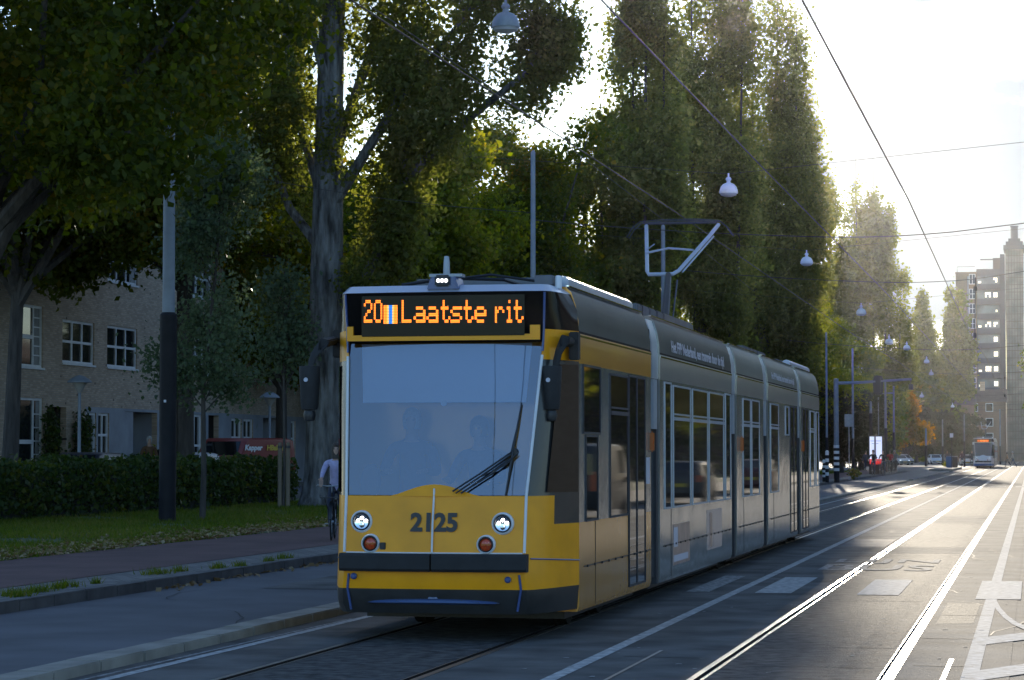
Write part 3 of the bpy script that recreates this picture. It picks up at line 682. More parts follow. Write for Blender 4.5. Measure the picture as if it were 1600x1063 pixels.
    b = MB(); b.tube([(-.55,Yp,zt-.05),(-.50,Yp-.3,5.1),(-.40,14.7,4.62),(-.36,14.6,4.56),(.02,14.6,4.56),(.10,14.7,4.62),(.48,Yp-.2,5.2),(.62,Yp,zt-.05)], .031, 8)
    b.tube([(-.46,14.9,4.92),(-.1,15.0,5.0),(.3,14.95,4.96)], .018, 6); b.tube([(.15,14.75,4.6),(.55,15.5,5.22)], .015, 6); b.tube([(-.45,15,4.98),(-.3,14.8,5.05)], .01, 5); P('upper_frame', b, M['pale_metal'], pg)
    b = MB()
    for dy in (-.12, .12): b.tube([(-.85,Yp+dy,zt-.24),(-.76,Yp+dy,zt-.1),(-.64,Yp+dy,zt),(-.3,Yp+dy,zt+.03),(.3,Yp+dy,zt+.03),(.64,Yp+dy,zt),(.76,Yp+dy,zt-.1),(.85,Yp+dy,zt-.24)], .009, 6)
    b.box(-.58, .58, Yp-.1, Yp-.06, zt-.03, zt-.005); b.box(-.58, .58, Yp+.06, Yp+.1, zt-.03, zt-.005); P('collector_head', b, M['bellows'], pg)
    return T
build_tram(-5.5, 23.5, tram_livery('yellow'), 'yellow fronted silver articulated tram with orange dot display reading Laatste rit')
build_tram(-5.5, 284.0, tram_livery('white'), 'small distant white and blue tram with lit headlights far down the tracks', near=False)

# ------------------------------------------------------------------ trees, hedge, grass
LEAF = {
 'poplar': leafm('poplar_leaves', [(.062,.072,.022),(.088,.105,.030),(.115,.13,.036),(.16,.16,.05)], .66),
 'linden': leafm('linden_leaves', [(.030,.046,.008),(.052,.072,.010),(.085,.095,.010),(.21,.14,.010)], .55),
 'silver': leafm('silver_leaves', [(.05,.075,.04),(.075,.105,.055),(.11,.14,.08)], .40, .35),
 'green': leafm('green_leaves', [(.06,.085,.012),(.10,.128,.016),(.16,.17,.022),(.26,.22,.03)], .64),
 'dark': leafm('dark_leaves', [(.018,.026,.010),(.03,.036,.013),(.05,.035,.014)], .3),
 'autumn': leafm('autumn_leaves', [(.12,.10,.015),(.24,.14,.015),(.34,.19,.02)], .5),
 'hedge': leafm('hedge_leaves', [(.018,.034,.010),(.028,.05,.014),(.05,.075,.02),(.11,.11,.02)], .3, .4),
}
def leaves(name, cen, size, mat, parent=None, flat=0.0, jitter=.35):
    cen = np.asarray(cen, dtype=np.float64); N = len(cen)
    nrm = rng.normal(size=(N, 3)); nrm[:, 2] += flat; nrm /= np.linalg.norm(nrm, axis=1)[:, None]
    a = np.cross(nrm, rng.normal(size=(N, 3))); a /= np.linalg.norm(a, axis=1)[:, None]; c = np.cross(nrm, a)
    s = size * (1 + jitter * rng.normal(size=N)).clip(.45, 1.7); s = s[:, None]
    v = np.empty((N, 4, 3)); v[:, 0] = cen - a*s*.62; v[:, 1] = cen + c*s*.42 + nrm*s*.10; v[:, 2] = cen + a*s*.62; v[:, 3] = cen - c*s*.42 + nrm*s*.10
    me = bpy.data.meshes.new(name); me.vertices.add(N*4); me.vertices.foreach_set('co', v.ravel())
    me.loops.add(N*4); me.loops.foreach_set('vertex_index', np.arange(N*4)); me.polygons.add(N); me.polygons.foreach_set('loop_start', np.arange(0, N*4, 4))
    me.update(calc_edges=True)
    # tint follows clump (low frequency) + leaf (high frequency)
    ph = np.sin(cen[:, 0]*1.3 + 1.7) + np.sin(cen[:, 1]*1.1 + .3) + np.sin(cen[:, 2]*1.6)
    t = (.42 + .09*ph + .19*rng.normal(size=N)).clip(0, 1)
    at_ = me.attributes.new('tint', 'FLOAT', 'FACE'); at_.data.foreach_set('value', t.astype(np.float32))
    me.materials.append(mat); me.validate()
    o = bpy.data.objects.new(name, me); C.objects.link(o)
    if parent is not None: o.parent = parent
    return o
def noise3(p, seed, sc):
    r_ = np.random.default_rng(seed); out = 0
    for k in range(5):
        d = r_.normal(size=3) * sc * (1 + .6*k); out = out + np.sin(p @ d + r_.uniform(0, 6.28)) / (1 + .4*k)
    return out
def clumps(lobes, n_clump, per, sig, seed=1, thr=-.35, shell=.45, sc=.8, vz=1.0):
    """lobes: (centre, radii) ellipsoids; returns leaf centres in clumps, with holes between them"""
    vol = np.array([l[1][0]*l[1][1]*l[1][2] for l in lobes])**.8; vol /= vol.sum(); out = []
    for (c, r_), w in zip(lobes, vol):
        n = int(n_clump*w*1.7) + 4; d = rng.normal(size=(n, 3)); d /= np.linalg.norm(d, axis=1)[:, None]
        rad = (shell + (1-shell)*rng.random(n)**.6)[:, None]
        p = np.array(c) + d*rad*np.array(r_); out.append(p)
    p = np.concatenate(out); p = p[noise3(p*np.array((1,1,vz)), seed, sc) > thr]
    k = rng.integers(max(3, per//2), per*3//2 + 1, size=len(p)); q = np.repeat(p, k, axis=0)
    return q + rng.normal(size=q.shape)*np.array(sig)
def limb_tube(b, pts, r0, r1, n=7, m=0):
    k = len(pts); b.tube(pts, [r0 + (r1-r0)*(i/(k-1)) for i in range(k)], n, m)
def wob(p, q, n, amp):
    p, q = Vector(p), Vector(q); return [p.lerp(q, i/n) + Vector((random.uniform(-amp,amp), random.uniform(-amp,amp), random.uniform(-amp,amp)*.5))*(1 if 0 < i < n else 0) for i in range(n+1)]
def flare(b, r, h, z1, n=14, lean=(0,0), m=0, seed=0):
    """a trunk with root flare and an uneven outline, from the ground to z1"""
    rs = []; r_ = random.Random(seed); ph = [r_.uniform(0, 6.28) for _ in range(3)]
    for z in (-.1, .15, .5, 1.1, 2, 3.2, 4.6, h*.55, h*.8, z1):
        k = 1 + .55*math.exp(-max(z,0)/.5); t = z/z1; rr = r*k*(1-.35*max(0,t))
        rs.append([(lean[0]*t + rr*(1+.10*math.sin(3*a+ph[0]+z*.2)+.05*math.sin(7*a+ph[1]))*math.cos(a), lean[1]*t + rr*(1+.10*math.sin(3*a+ph[0]+z*.2)+.05*math.sin(7*a+ph[2]))*math.sin(a), z) for a in [2*math.pi*j/n for j in range(n)]])
    rs.sort(key=lambda q: q[0][2]); b.rings(rs, m)
def tree(label, loc, trunk_mb, crown_pts, leaf, mat, bark='bark', group=None, name='tree', flat=.2):
    t = thing(name, label, 'tree', loc, 0, group)
    trunk_mb.build('trunk', M[bark], t, smooth=50)
    leaves('crown', crown_pts, leaf, LEAF[mat], t, flat)
    return t

# --- the great poplar by the tram's left side
def poplar_near():
    p = at(505, 76); b = MB()
    flare(b, .60, 14, 15, lean=(.25,0), seed=3)
    limb_tube(b, [(.25,0,14.8),(.5,.2,19),(.6,0,24),(.7,0,30)], .38, .06, 9)
    L_ = [((.35,.0,5.2),(1.6,.5,8.0),(2.6,.6,11.5),(3.2,.4,17),(3.6,.2,24)), ((.3,0,8.5),(-.9,.4,12),(-1.7,.3,17),(-2.0,0,25)), ((.4,-.2,9.5),(2.4,-.3,12.5),(4.6,-.2,15.2),(6.6,-.4,17)),
          ((.3,.1,11),(1.4,1.2,15),(2.0,1.6,20),(2.3,1.8,27)), ((.3,-.1,12.5),(-.4,-1.3,16),(-.8,-1.8,23)), ((2.2,.6,10),(4.0,.2,11.6),(6.4,.1,13.4),(7.6,0,14.8)), ((.3,.2,7.5),(-1.5,1.2,9.5),(-2.8,1.6,12.5),(-3.2,1.8,16))]
    for l in L_: limb_tube(b, l, .19 if l[0][2] < 12 else .16, .03, 7)
    for k in range(26):
        l = random.choice(L_); a = Vector(l[random.randint(1, len(l)-1)]); limb_tube(b, wob(a, a + Vector((random.uniform(-1.8,2.2), random.uniform(-1,1), random.uniform(.8,2.6))), 4, .15), .05, .012, 5)
    lob = []
    for l in L_:
        for a, c in zip(l[1:], l[2:]):
            for t in (.0, .35, .7): v = Vector(a).lerp(Vector(c), t); lob.append((tuple(v), (1.25, 1.25, 1.35)))
    lob += [((.6,0,20),(3.2,3,4.5)),((.8,0,27),(3,3,6)),((5.8,-.2,16.5),(2.4,1.6,1.6)),((6.9,0,14.2),(1.3,1.2,1.1)),((3.4,.2,12.6),(1.6,1.4,2.0)),((2.2,.4,8.6),(1.1,1.1,1.8)),((-2.6,.6,14),(1.8,1.8,2.2)),((1.4,-.5,7.0),(.6,.8,1.2)),((-1.5,1.4,6.6),(1.2,1,1.6)),((1.0,-.5,11.5),(1.0,.9,2.0)),((-.9,-.4,12.5),(.9,.8,2.2)),((1.6,-.3,14.5),(1.3,.9,1.8)),((-.2,-.7,15.5),(1.2,.6,2.0)),((1.9,-.2,9.6),(.8,.7,1.2))]
    return tree('massive old poplar trunk with pale streaked bark right behind the yellow tram front', p, b, clumps(lob, 4600, 26, (.24,.24,.22), 5, -.3, .2, 1.3), .125, 'poplar', 'bark_pale')
poplar_near()
# --- tall poplars further along: flame-shaped stems side by side
def poplar_mesh(h, cols, seed, leaf, nleaf, thr):
    b = MB(); flare(b, .55, h*.3, h*.32, seed=seed)
    lob = []
    for (dx, dy, z0, z1, r) in cols:
        pts = [(0,0,max(1.2,z0*.4)), (dx*.5, dy*.5, z0), (dx*.9, dy*.9, z0+(z1-z0)*.35), (dx, dy, z0+(z1-z0)*.7), (dx*1.03, dy, z1)]
        limb_tube(b, pts, .22, .02, 7)
        n = max(4, int((z1-z0)/(r*1.1)))
        for k in range(n):
            t = (k+.5)/n; w = r*(math.sin(math.pi*(t*.86+.12))**.75)*random.uniform(.72,1.12); x = dx*min(1.03,.45+t); y = dy*min(1,.45+t)
            lob.append(((x+random.uniform(-.35,.35), y+random.uniform(-.35,.35), z0+(z1-z0)*t), (w, w, (z1-z0)/n*.95)))
            if random.random() < .35:
                a = random.uniform(0, 6.28); lob.append(((x+w*.95*math.cos(a), y+w*.95*math.sin(a), z0+(z1-z0)*t+random.uniform(-.5,.8)), (w*.5, w*.5, 1.1)))
    return b, clumps(lob, nleaf//26, 28, (.42,.42,.52), seed, thr, .3, .85, .6)
def poplar(label, px, Z, h, cols, seed, leaf=.20, n=84000, scale=1, thr=-.1):
    b, pts = poplar_mesh(h, cols, seed, leaf, n, thr); t = tree(label, at(px, Z), b, pts, leaf, 'poplar', 'bark', 'poplars lining the avenue', 'poplar'); t.scale = (scale,)*3; return t
poplar('left tower-high poplar of the tall group behind the pantograph, its left edge feathery', 985, 140, 32, [(-1.7,.2,3,22,1.5),(-.5,.5,3,27,1.6),(1.0,-.4,4,33,1.7),(1.9,.4,5,28,1.5),(-2.6,-.3,2.5,17,1.2),(.2,0,3,30,1.6)], 21)
poplar('middle poplar of the tall hazy group, rising above the frame over the pantograph', 1096, 158, 36, [(-2.2,.3,3,33,1.9),(-.5,-.3,3,37,2.1),(1.3,.4,3,36,2.1),(2.7,-.2,4,34,1.8)], 22, n=96000)
poplar('broad sunlit poplar on the right of the tall hazy group under the sun', 1195, 178, 36, [(-2.4,.4,3,34,1.9),(-.7,-.5,3,36,2.0),(1.0,.4,3,35,2.0),(2.4,-.3,3,33,2.1),(3.2,.3,3,26,1.8),(-3.4,.2,4,33,1.7)], 23, n=96000)
poplar('slender two-stemmed poplar standing clear against the bright sky', 1312, 300, 35, [(-1.1,0,3,36,1.35),(.7,.3,3,31,1.2),(-1.9,-.3,3,25,1.2)], 24, .30, 40000, thr=-.4)
poplar('twin-tipped poplar rising highest right of the tall group against the sky', 1358, 312, 38, [(-1.4,0,3,40,1.45),(.7,.2,3,39.5,1.5),(2.3,-.2,3,33,1.6),(4.0,.2,2,24,2.0)], 25, .30, 52000, thr=-.4)
poplar('pair-topped distant poplar between the twin-tipped poplar and the tower block', 1435, 470, 30, [(-2.6,0,1,25,1.8),(.9,0,1,32,3.0),(2.6,.3,1,27,1.8)], 26, .45, 26000, thr=-.8)
poplar('narrow columnar poplar in front of the tower block', 1497, 480, 33, [(-.8,0,1,33,2.6),(1.3,.2,1,32,2.6),(.3,-.3,1,33,2.4)], 27, .45, 26000, thr=-.8)

# --- dark lindens over the hedge, upper left
def linden(label, px, Z, h, seed, r, ncl, trunk_r, lean=(0,0), z0=6.3, leaf=.165):
    b = MB(); flare(b, trunk_r, 6, z0+1.0, lean=lean, seed=seed); lob = []
    for k in range(11):
        a = 2*math.pi*k/11 + random.uniform(-.2,.2); e = random.uniform(.5,1.0)*r; zt = random.uniform(z0+.6, h-1.2)
        pts = [(lean[0]*.8, lean[1]*.8, z0*.95+random.uniform(0,1.2)), (lean[0]+e*.4*math.cos(a), e*.4*math.sin(a), z0+1.2+.25*(zt-z0)), (lean[0]+e*math.cos(a), e*math.sin(a), zt)]
        limb_tube(b, pts, .17, .03, 6); lob.append((pts[2], (r*.36, r*.36, 1.5))); lob.append((tuple(Vector(pts[1]).lerp(Vector(pts[2]), .5)), (r*.3, r*.3, 1.2)))
    lob.append(((lean[0],0,(z0+h)/2+.6), (r, r, (h-z0)/2)))
    pts = clumps(lob, ncl, 30, (.32,.32,.22), seed, -.45, .25, .9); pts = pts[pts[:,2] > z0-.9]
    return tree(label, at(px, Z), b, pts, leaf, 'linden', 'bark', 'lindens along the service street')
linden('dark broad linden at the far left edge with leaves hanging over the brick facade', 12, 74, 15.5, 31, 5.4, 2100, .27, lean=(.3,0), z0=6.4)
linden('dark linden whose trunk stands directly behind the big grey and black lamp pole', 287, 84, 15.5, 32, 4.6, 1600, .36, z0=7.3)
linden('near linden crown filling the top left corner above the lamp pole', -230, 50, 16.5, 33, 5.6, 1650, .22, lean=(3.8,0), z0=6.2, leaf=.14)
linden('linden hidden behind the old poplar trunk, its crown turning yellow', 440, 104, 14, 34, 4.6, 1200, .3, z0=4.5)
# --- young trees on the verge
def young(label, px, Z, h, z0, r, n, tr, mat, leaf, lean=0):
    b = MB(); limb_tube(b, [(0,0,-.1),(.03,0,1.2),(.0,0,z0+.4),(lean*.6,.05,z0+(h-z0)*.5),(lean,0,h-.3)], tr, .02, 9); lob = []
    for k in range(22):
        a = random.uniform(0, 6.28); t = random.random(); z = z0+(h-z0)*t*.85; e = r*(1-.55*t)*random.uniform(.6,1.05); o_ = lean*t
        limb_tube(b, [(o_,0,z-.3),(o_+e*.5*math.cos(a), e*.5*math.sin(a), z+.25),(o_+e*math.cos(a), e*math.sin(a), z+.6)], .022, .008, 5); lob.append(((o_+e*.8*math.cos(a), e*.8*math.sin(a), z+.5), (.5,.5,.55)))
    return tree(label, at(px, Z, .12), b, clumps(lob, n, 22, (.27,.27,.25), 3, -.5, .1, 1.6), leaf, mat, 'bark', None, 'young_tree')
young('slender young tree with silvery green leaves beside the big lamp pole', 317, 61, 9.6, 2.9, 1.35, 620, .085, 'silver', .09, .5)
young('thin sapling tied between two wooden stakes at the end of the hedge', 443, 74, 7.4, 3.4, .7, 90, .05, 'silver', .11)
# --- round trees behind the tram
def roundtree(label, px, Z, h, r, seed, mat, z0=2.5, leaf=.19, ncl=1700, group='street trees behind the tram', xs=1.0, name='tree'):
    b = MB(); flare(b, .26, z0, z0+1.5, seed=seed); lob = [((0,0,(h+z0)/2), (r*.75, r*.75, (h-z0)/2*.85))]
    for k in range(15):
        a = random.uniform(0, 6.28); e = r*random.uniform(.45,1.0); z = random.uniform(z0+1, h-1.2)
        limb_tube(b, [(0,0,z0),(e*.45*math.cos(a), e*.45*math.sin(a), (z0+z)/2+.5),(e*math.cos(a), e*math.sin(a), z)], .13, .03, 6); lob.append(((e*math.cos(a), e*math.sin(a), z), (r*.38, r*.38, r*.3)))
    t = tree(label, at(px, Z), b, clumps(lob, ncl, 26, (.42,.42,.32), seed, -.5, .3, .6), leaf, mat, 'bark', group, name); t.scale = (xs, xs, 1); return t
roundtree('yellow-green tree right of the old poplar, glowing with backlight', 610, 112, 16.6, 4.2, 41, 'green')
roundtree('lime-green tree rising behind the middle of the tram roof', 705, 122, 18.0, 4.4, 42, 'green')
roundtree('darker tree behind the slim grey pole above the tram', 800, 128, 19.6, 4.6, 43, 'linden')
roundtree('bushy green tree between the slim grey pole and the tall poplars', 880, 140, 18.4, 4.6, 44, 'linden')
roundtree('low olive tree left of the pantograph', 945, 150, 13.5, 4.0, 45, 'green')
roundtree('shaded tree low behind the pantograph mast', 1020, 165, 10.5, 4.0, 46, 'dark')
roundtree('dim green tree above the second tram section', 1110, 190, 10.5, 4.2, 47, 'linden')
roundtree('olive tree above the rear tram sections', 1185, 205, 13.0, 4.6, 48, 'green')
roundtree('yellow-green tree at the tail of the tram, right of the tall poplars', 1248, 200, 17.0, 3.9, 49, 'green')
roundtree('yellowish tree with drooping edge behind the traffic light arm pole', 1290, 232, 15.5, 3.6, 50, 'green')
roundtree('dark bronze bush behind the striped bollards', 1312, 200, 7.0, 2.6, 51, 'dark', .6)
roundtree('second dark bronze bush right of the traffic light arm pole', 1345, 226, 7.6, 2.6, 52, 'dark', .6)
roundtree('green tree below the slender two-stemmed poplar', 1335, 275, 15.0, 4.2, 53, 'green', 1.5, .32, 800)
roundtree('leafy lime tree left of the illuminated advert display', 1365, 262, 9.5, 2.6, 54, 'green', 1.2, .3, 600)
roundtree('small orange-brown autumn tree above the cyclists', 1398, 330, 11.5, 3.9, 55, 'autumn', 1.5, .36, 800)
roundtree('broad olive tree under the pair-topped distant poplar', 1432, 420, 16.5, 5.8, 56, 'linden', 1.5, .5, 800)
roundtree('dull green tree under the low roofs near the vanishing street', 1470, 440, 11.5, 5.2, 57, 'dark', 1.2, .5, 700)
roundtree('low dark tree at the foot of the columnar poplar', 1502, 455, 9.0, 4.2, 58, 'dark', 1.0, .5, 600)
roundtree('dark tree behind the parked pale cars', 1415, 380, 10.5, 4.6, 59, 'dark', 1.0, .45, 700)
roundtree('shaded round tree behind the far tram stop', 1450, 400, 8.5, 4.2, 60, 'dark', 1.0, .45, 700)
# --- trees on the other side of the street, seen mirrored in the tram's side; far end added
k = 0
RT = roundtree('leafy street tree on the right-hand lawn, mirrored in the tram windows, nearest of its row', 800, 100, 15.0, 5.4, 61, 'linden', 1.7, .34, 900, 'trees mirrored in the tram side')
RT.location = (14.0, 62, .1)
for i, (y, w) in enumerate(((78,'second'),(95,'third'),(113,'fourth'),(133,'fifth'),(156,'sixth'),(182,'seventh'),(206,'eighth'),(228,'ninth'),(252,'added tenth'),(280,'added eleventh'),(312,'added farthest'))):
    dup(RT, (14.0 + (i % 3)*1.3 - max(0, i-5)*1.0, y, .1), i*1.3, 1 + .08*((i*7) % 5 - 2), 'leafy street tree on the right-hand lawn, mirrored in the tram windows, %s of its row' % w)  # trees past the lawn's end added to block bright sky in reflections

for i, (x, y, w) in enumerate(((9.0,322,'left one'),(7.2,352,'rearmost one'),(13.0,338,'right one'))):
    dup(RT, (x, y, .1), i*2.1, 1.15, 'unseen screening tree added by the plaza, %s of three blocking low sky' % w)  # added out of view to close the bright gap mirrored in the tram
# --- hedges
def hedge(label, p0, p1, w, h, leaf, n, mat='hedge'):
    p0, p1 = Vector(p0), Vector(p1); d = p1 - p0; Ln = d.length; d.normalize(); nn = Vector((-d.y, d.x, 0))
    t = thing('hedge', label, 'hedge', p0)
    cb = MB(); rs = []
    for k in range(17):
        s = Ln*k/16; q = d*s; hh = h*(.86+.05*math.sin(k*1.7)); ww = w*.36
        rs.append([tuple(q+nn*ww), tuple(q+nn*ww*1.05+Vector((0,0,hh*.8))), tuple(q+Vector((0,0,hh))), tuple(q-nn*ww*1.05+Vector((0,0,hh*.8))), tuple(q-nn*ww)])
    cb.rings(rs); cb.build('shade_core', pm('hedge_inner_shade', (.012,.014,.008), .9, var=.4, scale=8), t)  # solid near-black core puts the hedge's inner shade into colour
    u = rng.random(n)*Ln; a = rng.random(n)*2*math.pi; rr = .72 + .34*rng.random(n)
    hs = h*(1 + .06*np.sin(u*1.3) + .05*np.sin(u*3.1+1))
    xx = np.cos(a)*rr; zz = np.sin(a)*rr; k2 = np.maximum(np.abs(xx), np.abs(zz)); xx = xx/np.maximum(k2,.01)*rr*.5*(.6+.4*np.abs(xx)); zz = zz/np.maximum(k2,.01)*rr*.5*(.8+.2*np.abs(zz))
    pts = np.array(d)[None]*u[:,None] + np.array(nn)[None]*(xx*w)[:,None]; pts[:,2] = (zz+.5)*hs
    pts += rng.normal(size=pts.shape)*.06; pts = pts[pts[:,2] > .02]
    leaves('foliage', pts, leaf, LEAF[mat], t, .2); return t
hedge('long clipped dark green hedge between the grass verge and the parked cars', (-24.9, 50, .1), (-24.6, 79, .1), 1.3, 1.40, .115, 34000)
hedge('low trimmed hedge under the brick facade windows', (-31.9, 66, .4), (-31.9, 84, .4), .7, 1.0, .12, 6000)
hedge('unseen dark hedge added across the plaza to block sky under the tree crowns', (6.5, 318, 0), (30, 318, 0), 2.0, 2.6, .34, 7000)  # added to keep sky below the plaza trees out of the tram windows
hedge('tall dense shrubbery added unseen behind the right-hand trees to darken tram window reflections', (17.5, 70, 0), (12.5, 310, 0), 2.4, 5.2, .42, 16000)  # added as a dark screen against bright low sky in the window reflections
def ivy(label, px, py0, py1):
    p0 = onX(px, 700, -32.75); t = thing('climbing_plant', label, 'plant', (-32.8, p0.y, .42)); b = MB(); h = 3.0
    for k in range(4): limb_tube(b, wob((0,(k-1.5)*.2,0),(0,(k-1.5)*.35,h*.8),4,.08), .02, .008, 5)
    b.build('stem', M['bark'], t); n = 1500; z = rng.random(n)*h*(.7+.3*rng.random(n)); pts = np.stack([rng.normal(size=n)*.14+.1, rng.normal(size=n)*.42*(1.25-z/h), z], 1)
    leaves('foliage', pts, .11, LEAF['hedge'], t)
ivy('dark climbing plant on the left side of the front door recess', 78, 640, 705); ivy('dark climbing plant on the right side of the front door recess', 127, 640, 705)
def shrub(label, loc, h, r, n, mat, leaf):
    t = thing('shrub', label, 'plant', loc); b = MB()
    for k in range(5): limb_tube(b, wob((0,0,0),(random.uniform(-r,r)*.7, random.uniform(-r,r)*.7, h*.7),3,.05), .012, .005, 5)
    b.build('stem', M['bark'], t); leaves('foliage', clumps([((0,0,h*.6),(r,r,h*.4))], n//10, 10, (.08,.08,.08), 2, -2, .2), leaf, LEAF[mat], t)
shrub('small light green shrub in front of the grey facade pillar', (-32.0, 86.6, .42), 1.6, .45, 300, 'green', .1)
shrub('small weed clump beside the signpost on the kerb pavement', tuple(at(1334, 147, .12)), .7, .45, 160, 'linden', .1)
shrub('low weeds at the foot of the far tram stop bins', tuple(at(1479, 262, .2)), .5, .5, 120, 'green', .12)
# --- grass, fallen leaves, tufts on the paved strip
def blades(name, xy, hgt, wid, mat, z):
    xy = np.asarray(xy); N = len(xy); a = rng.random(N)*math.pi; hh = hgt*(.5+rng.random(N)); ln = rng.normal(size=(N,2))*hh[:,None]*.45
    v = np.empty((N,3,3)); dx = np.stack([np.cos(a), np.sin(a)], 1)*wid
    v[:,0,:2] = xy-dx; v[:,1,:2] = xy+dx; v[:,0,2] = z; v[:,1,2] = z; v[:,2,:2] = xy+ln; v[:,2,2] = z+hh
    me = bpy.data.meshes.new(name); me.vertices.add(N*3); me.vertices.foreach_set('co', v.ravel()); me.loops.add(N*3); me.loops.foreach_set('vertex_index', np.arange(N*3)); me.polygons.add(N); me.polygons.foreach_set('loop_start', np.arange(0,N*3,3)); me.update(calc_edges=True)
    t = (.5+.25*rng.normal(size=N)+.2*np.sin(xy[:,0]*1.1)*np.sin(xy[:,1]*.5)).clip(0,1); at_ = me.attributes.new('tint','FLOAT','FACE'); at_.data.foreach_set('value', t.astype(np.float32)); me.materials.append(mat)
    o = bpy.data.objects.new(name, me); C.objects.link(o); return o
GRASS = leafm('grass_blades', [(.045,.075,.010),(.065,.105,.014),(.10,.125,.02),(.16,.14,.045)], .45)
n = 90000; yy = 33 + 57*rng.random(n)**1.1; xx = -15.35 - 9.3*rng.random(n); keep = noise3(np.stack([xx,yy,0*xx],1), 8, .5) > -1.5
tag(blades('grass', np.stack([xx,yy],1)[keep], .085, .012, GRASS, .115), kind='stuff')
n = 16000; yy = 120 + 90*rng.random(n); xx = -15.3 - 7*rng.random(n); tag(blades('grass', np.stack([xx,yy],1), .13, .03, GRASS, .115), kind='stuff')
LITTER = leafm('fallen_leaves', [(.16,.10,.05),(.28,.19,.09),(.42,.34,.2)], .1)
n = 6000; yy = 30 + 45*rng.random(n); xx = -15.35 - np.abs(rng.normal(size=n))*.9 + .25*(rng.random(n) < .2); pts = np.stack([xx,yy,np.full(n,.165)],1)
n2 = 1100; y2 = 30+40*rng.random(n2); x2 = -11.30+.18*np.abs(rng.normal(size=n2)); pts2 = np.stack([x2*1.0,y2,np.full(n2,.015)],1)
tag(leaves('fallen_leaves', np.concatenate([pts, pts2]), .075, LITTER, None, 2.5), kind='stuff')
tuf = []
for (px, py, w) in ((20,930,.35),(60,925,.3),(88,920,.2),(105,917,.25),(245,897,.35),(30,933,.2),(280,893,.15),(340,888,.2),(375,885,.15),(150,912,.1),(420,878,.15),(445,873,.2)):
    q = gnd(px, py, .125); m_ = int(130*w/.3); tuf.append(np.stack([q.x+rng.normal(size=m_)*w*.28, q.y+rng.normal(size=m_)*w*.6],1))
tag(blades('weeds', np.concatenate(tuf), .08, .008, GRASS, .125), kind='stuff')

# ------------------------------------------------------------------ buildings
def brick(name, c1, c2, mortar, plane='yz', scale=1.0):
    m = bpy.data.materials.new(name); m.use_nodes = True; n, l = m.node_tree.nodes, m.node_tree.links; b = n['Principled BSDF']; b.inputs['Roughness'].default_value = .9
    g = n.new('ShaderNodeNewGeometry'); s = n.new('ShaderNodeSeparateXYZ'); c = n.new('ShaderNodeCombineXYZ'); l.new(g.outputs['Position'], s.inputs[0])
    l.new(s.outputs['Y' if plane == 'yz' else 'X'], c.inputs['X']); l.new(s.outputs['Z'], c.inputs['Y'])
    t = n.new('ShaderNodeTexBrick'); t.inputs['Scale'].default_value = scale; t.inputs['Brick Width'].default_value = .24; t.inputs['Row Height'].default_value = .068; t.inputs['Mortar Size'].default_value = .008
    t.inputs['Color1'].default_value = (*c1,1); t.inputs['Color2'].default_value = (*c2,1); t.inputs['Mortar'].default_value = (*mortar,1); t.inputs['Bias'].default_value = -.2
    l.new(c.outputs[0], t.inputs['Vector'])
    nz_ = n.new('ShaderNodeTexNoise'); nz_.inputs['Scale'].default_value = 1.1; nz_.inputs['Detail'].default_value = 8; l.new(g.outputs['Position'], nz_.inputs['Vector'])
    mx = n.new('ShaderNodeMixRGB'); mx.blend_type = 'MULTIPLY'; mx.inputs['Fac'].default_value = .3
    l.new(t.outputs['Color'], mx.inputs['Color1']); l.new(nz_.outputs['Fac'], mx.inputs['Color2'])
    sp = n.new('ShaderNodeTexVoronoi'); sp.inputs['Scale'].default_value = 1.9; l.new(c.outputs[0], sp.inputs['Vector'])
    lt = n.new('ShaderNodeMath'); lt.operation = 'LESS_THAN'; lt.inputs[1].default_value = .085; l.new(sp.outputs['Distance'], lt.inputs[0])
    m2 = n.new('ShaderNodeMixRGB'); m2.inputs['Color2'].default_value = (.03,.025,.022,1); l.new(lt.outputs[0], m2.inputs['Fac']); l.new(mx.outputs['Color'], m2.inputs['Color1'])
    l.new(m2.outputs['Color'], b.inputs['Base Color']); bp = n.new('ShaderNodeBump'); bp.inputs['Strength'].default_value = .5; bp.inputs['Distance'].default_value = .01
    l.new(t.outputs['Fac'], bp.inputs['Height']); bp.invert = True; l.new(bp.outputs['Normal'], b.inputs['Normal']); return m
M['brick'] = brick('brown_brick', (.50,.37,.26), (.72,.56,.41), (.42,.37,.31))
M['concrete'] = pm('grey_concrete', (.30,.31,.33), .85, var=.15, scale=1.2, bump=.2)
M['house_glass'] = pm('house_glass', (.015,.018,.02), .05, spec=.5); M['curtain'] = pm('curtain', (.30,.30,.28), .9, var=.2, scale=3)
M['door_wood'] = pm('brown_door', (.14,.055,.02), .55, var=.25, scale=3, stretch=(1,6,.5)); M['void'] = pm('dark_recess', (.03,.028,.026), .9)
FX = -33.0
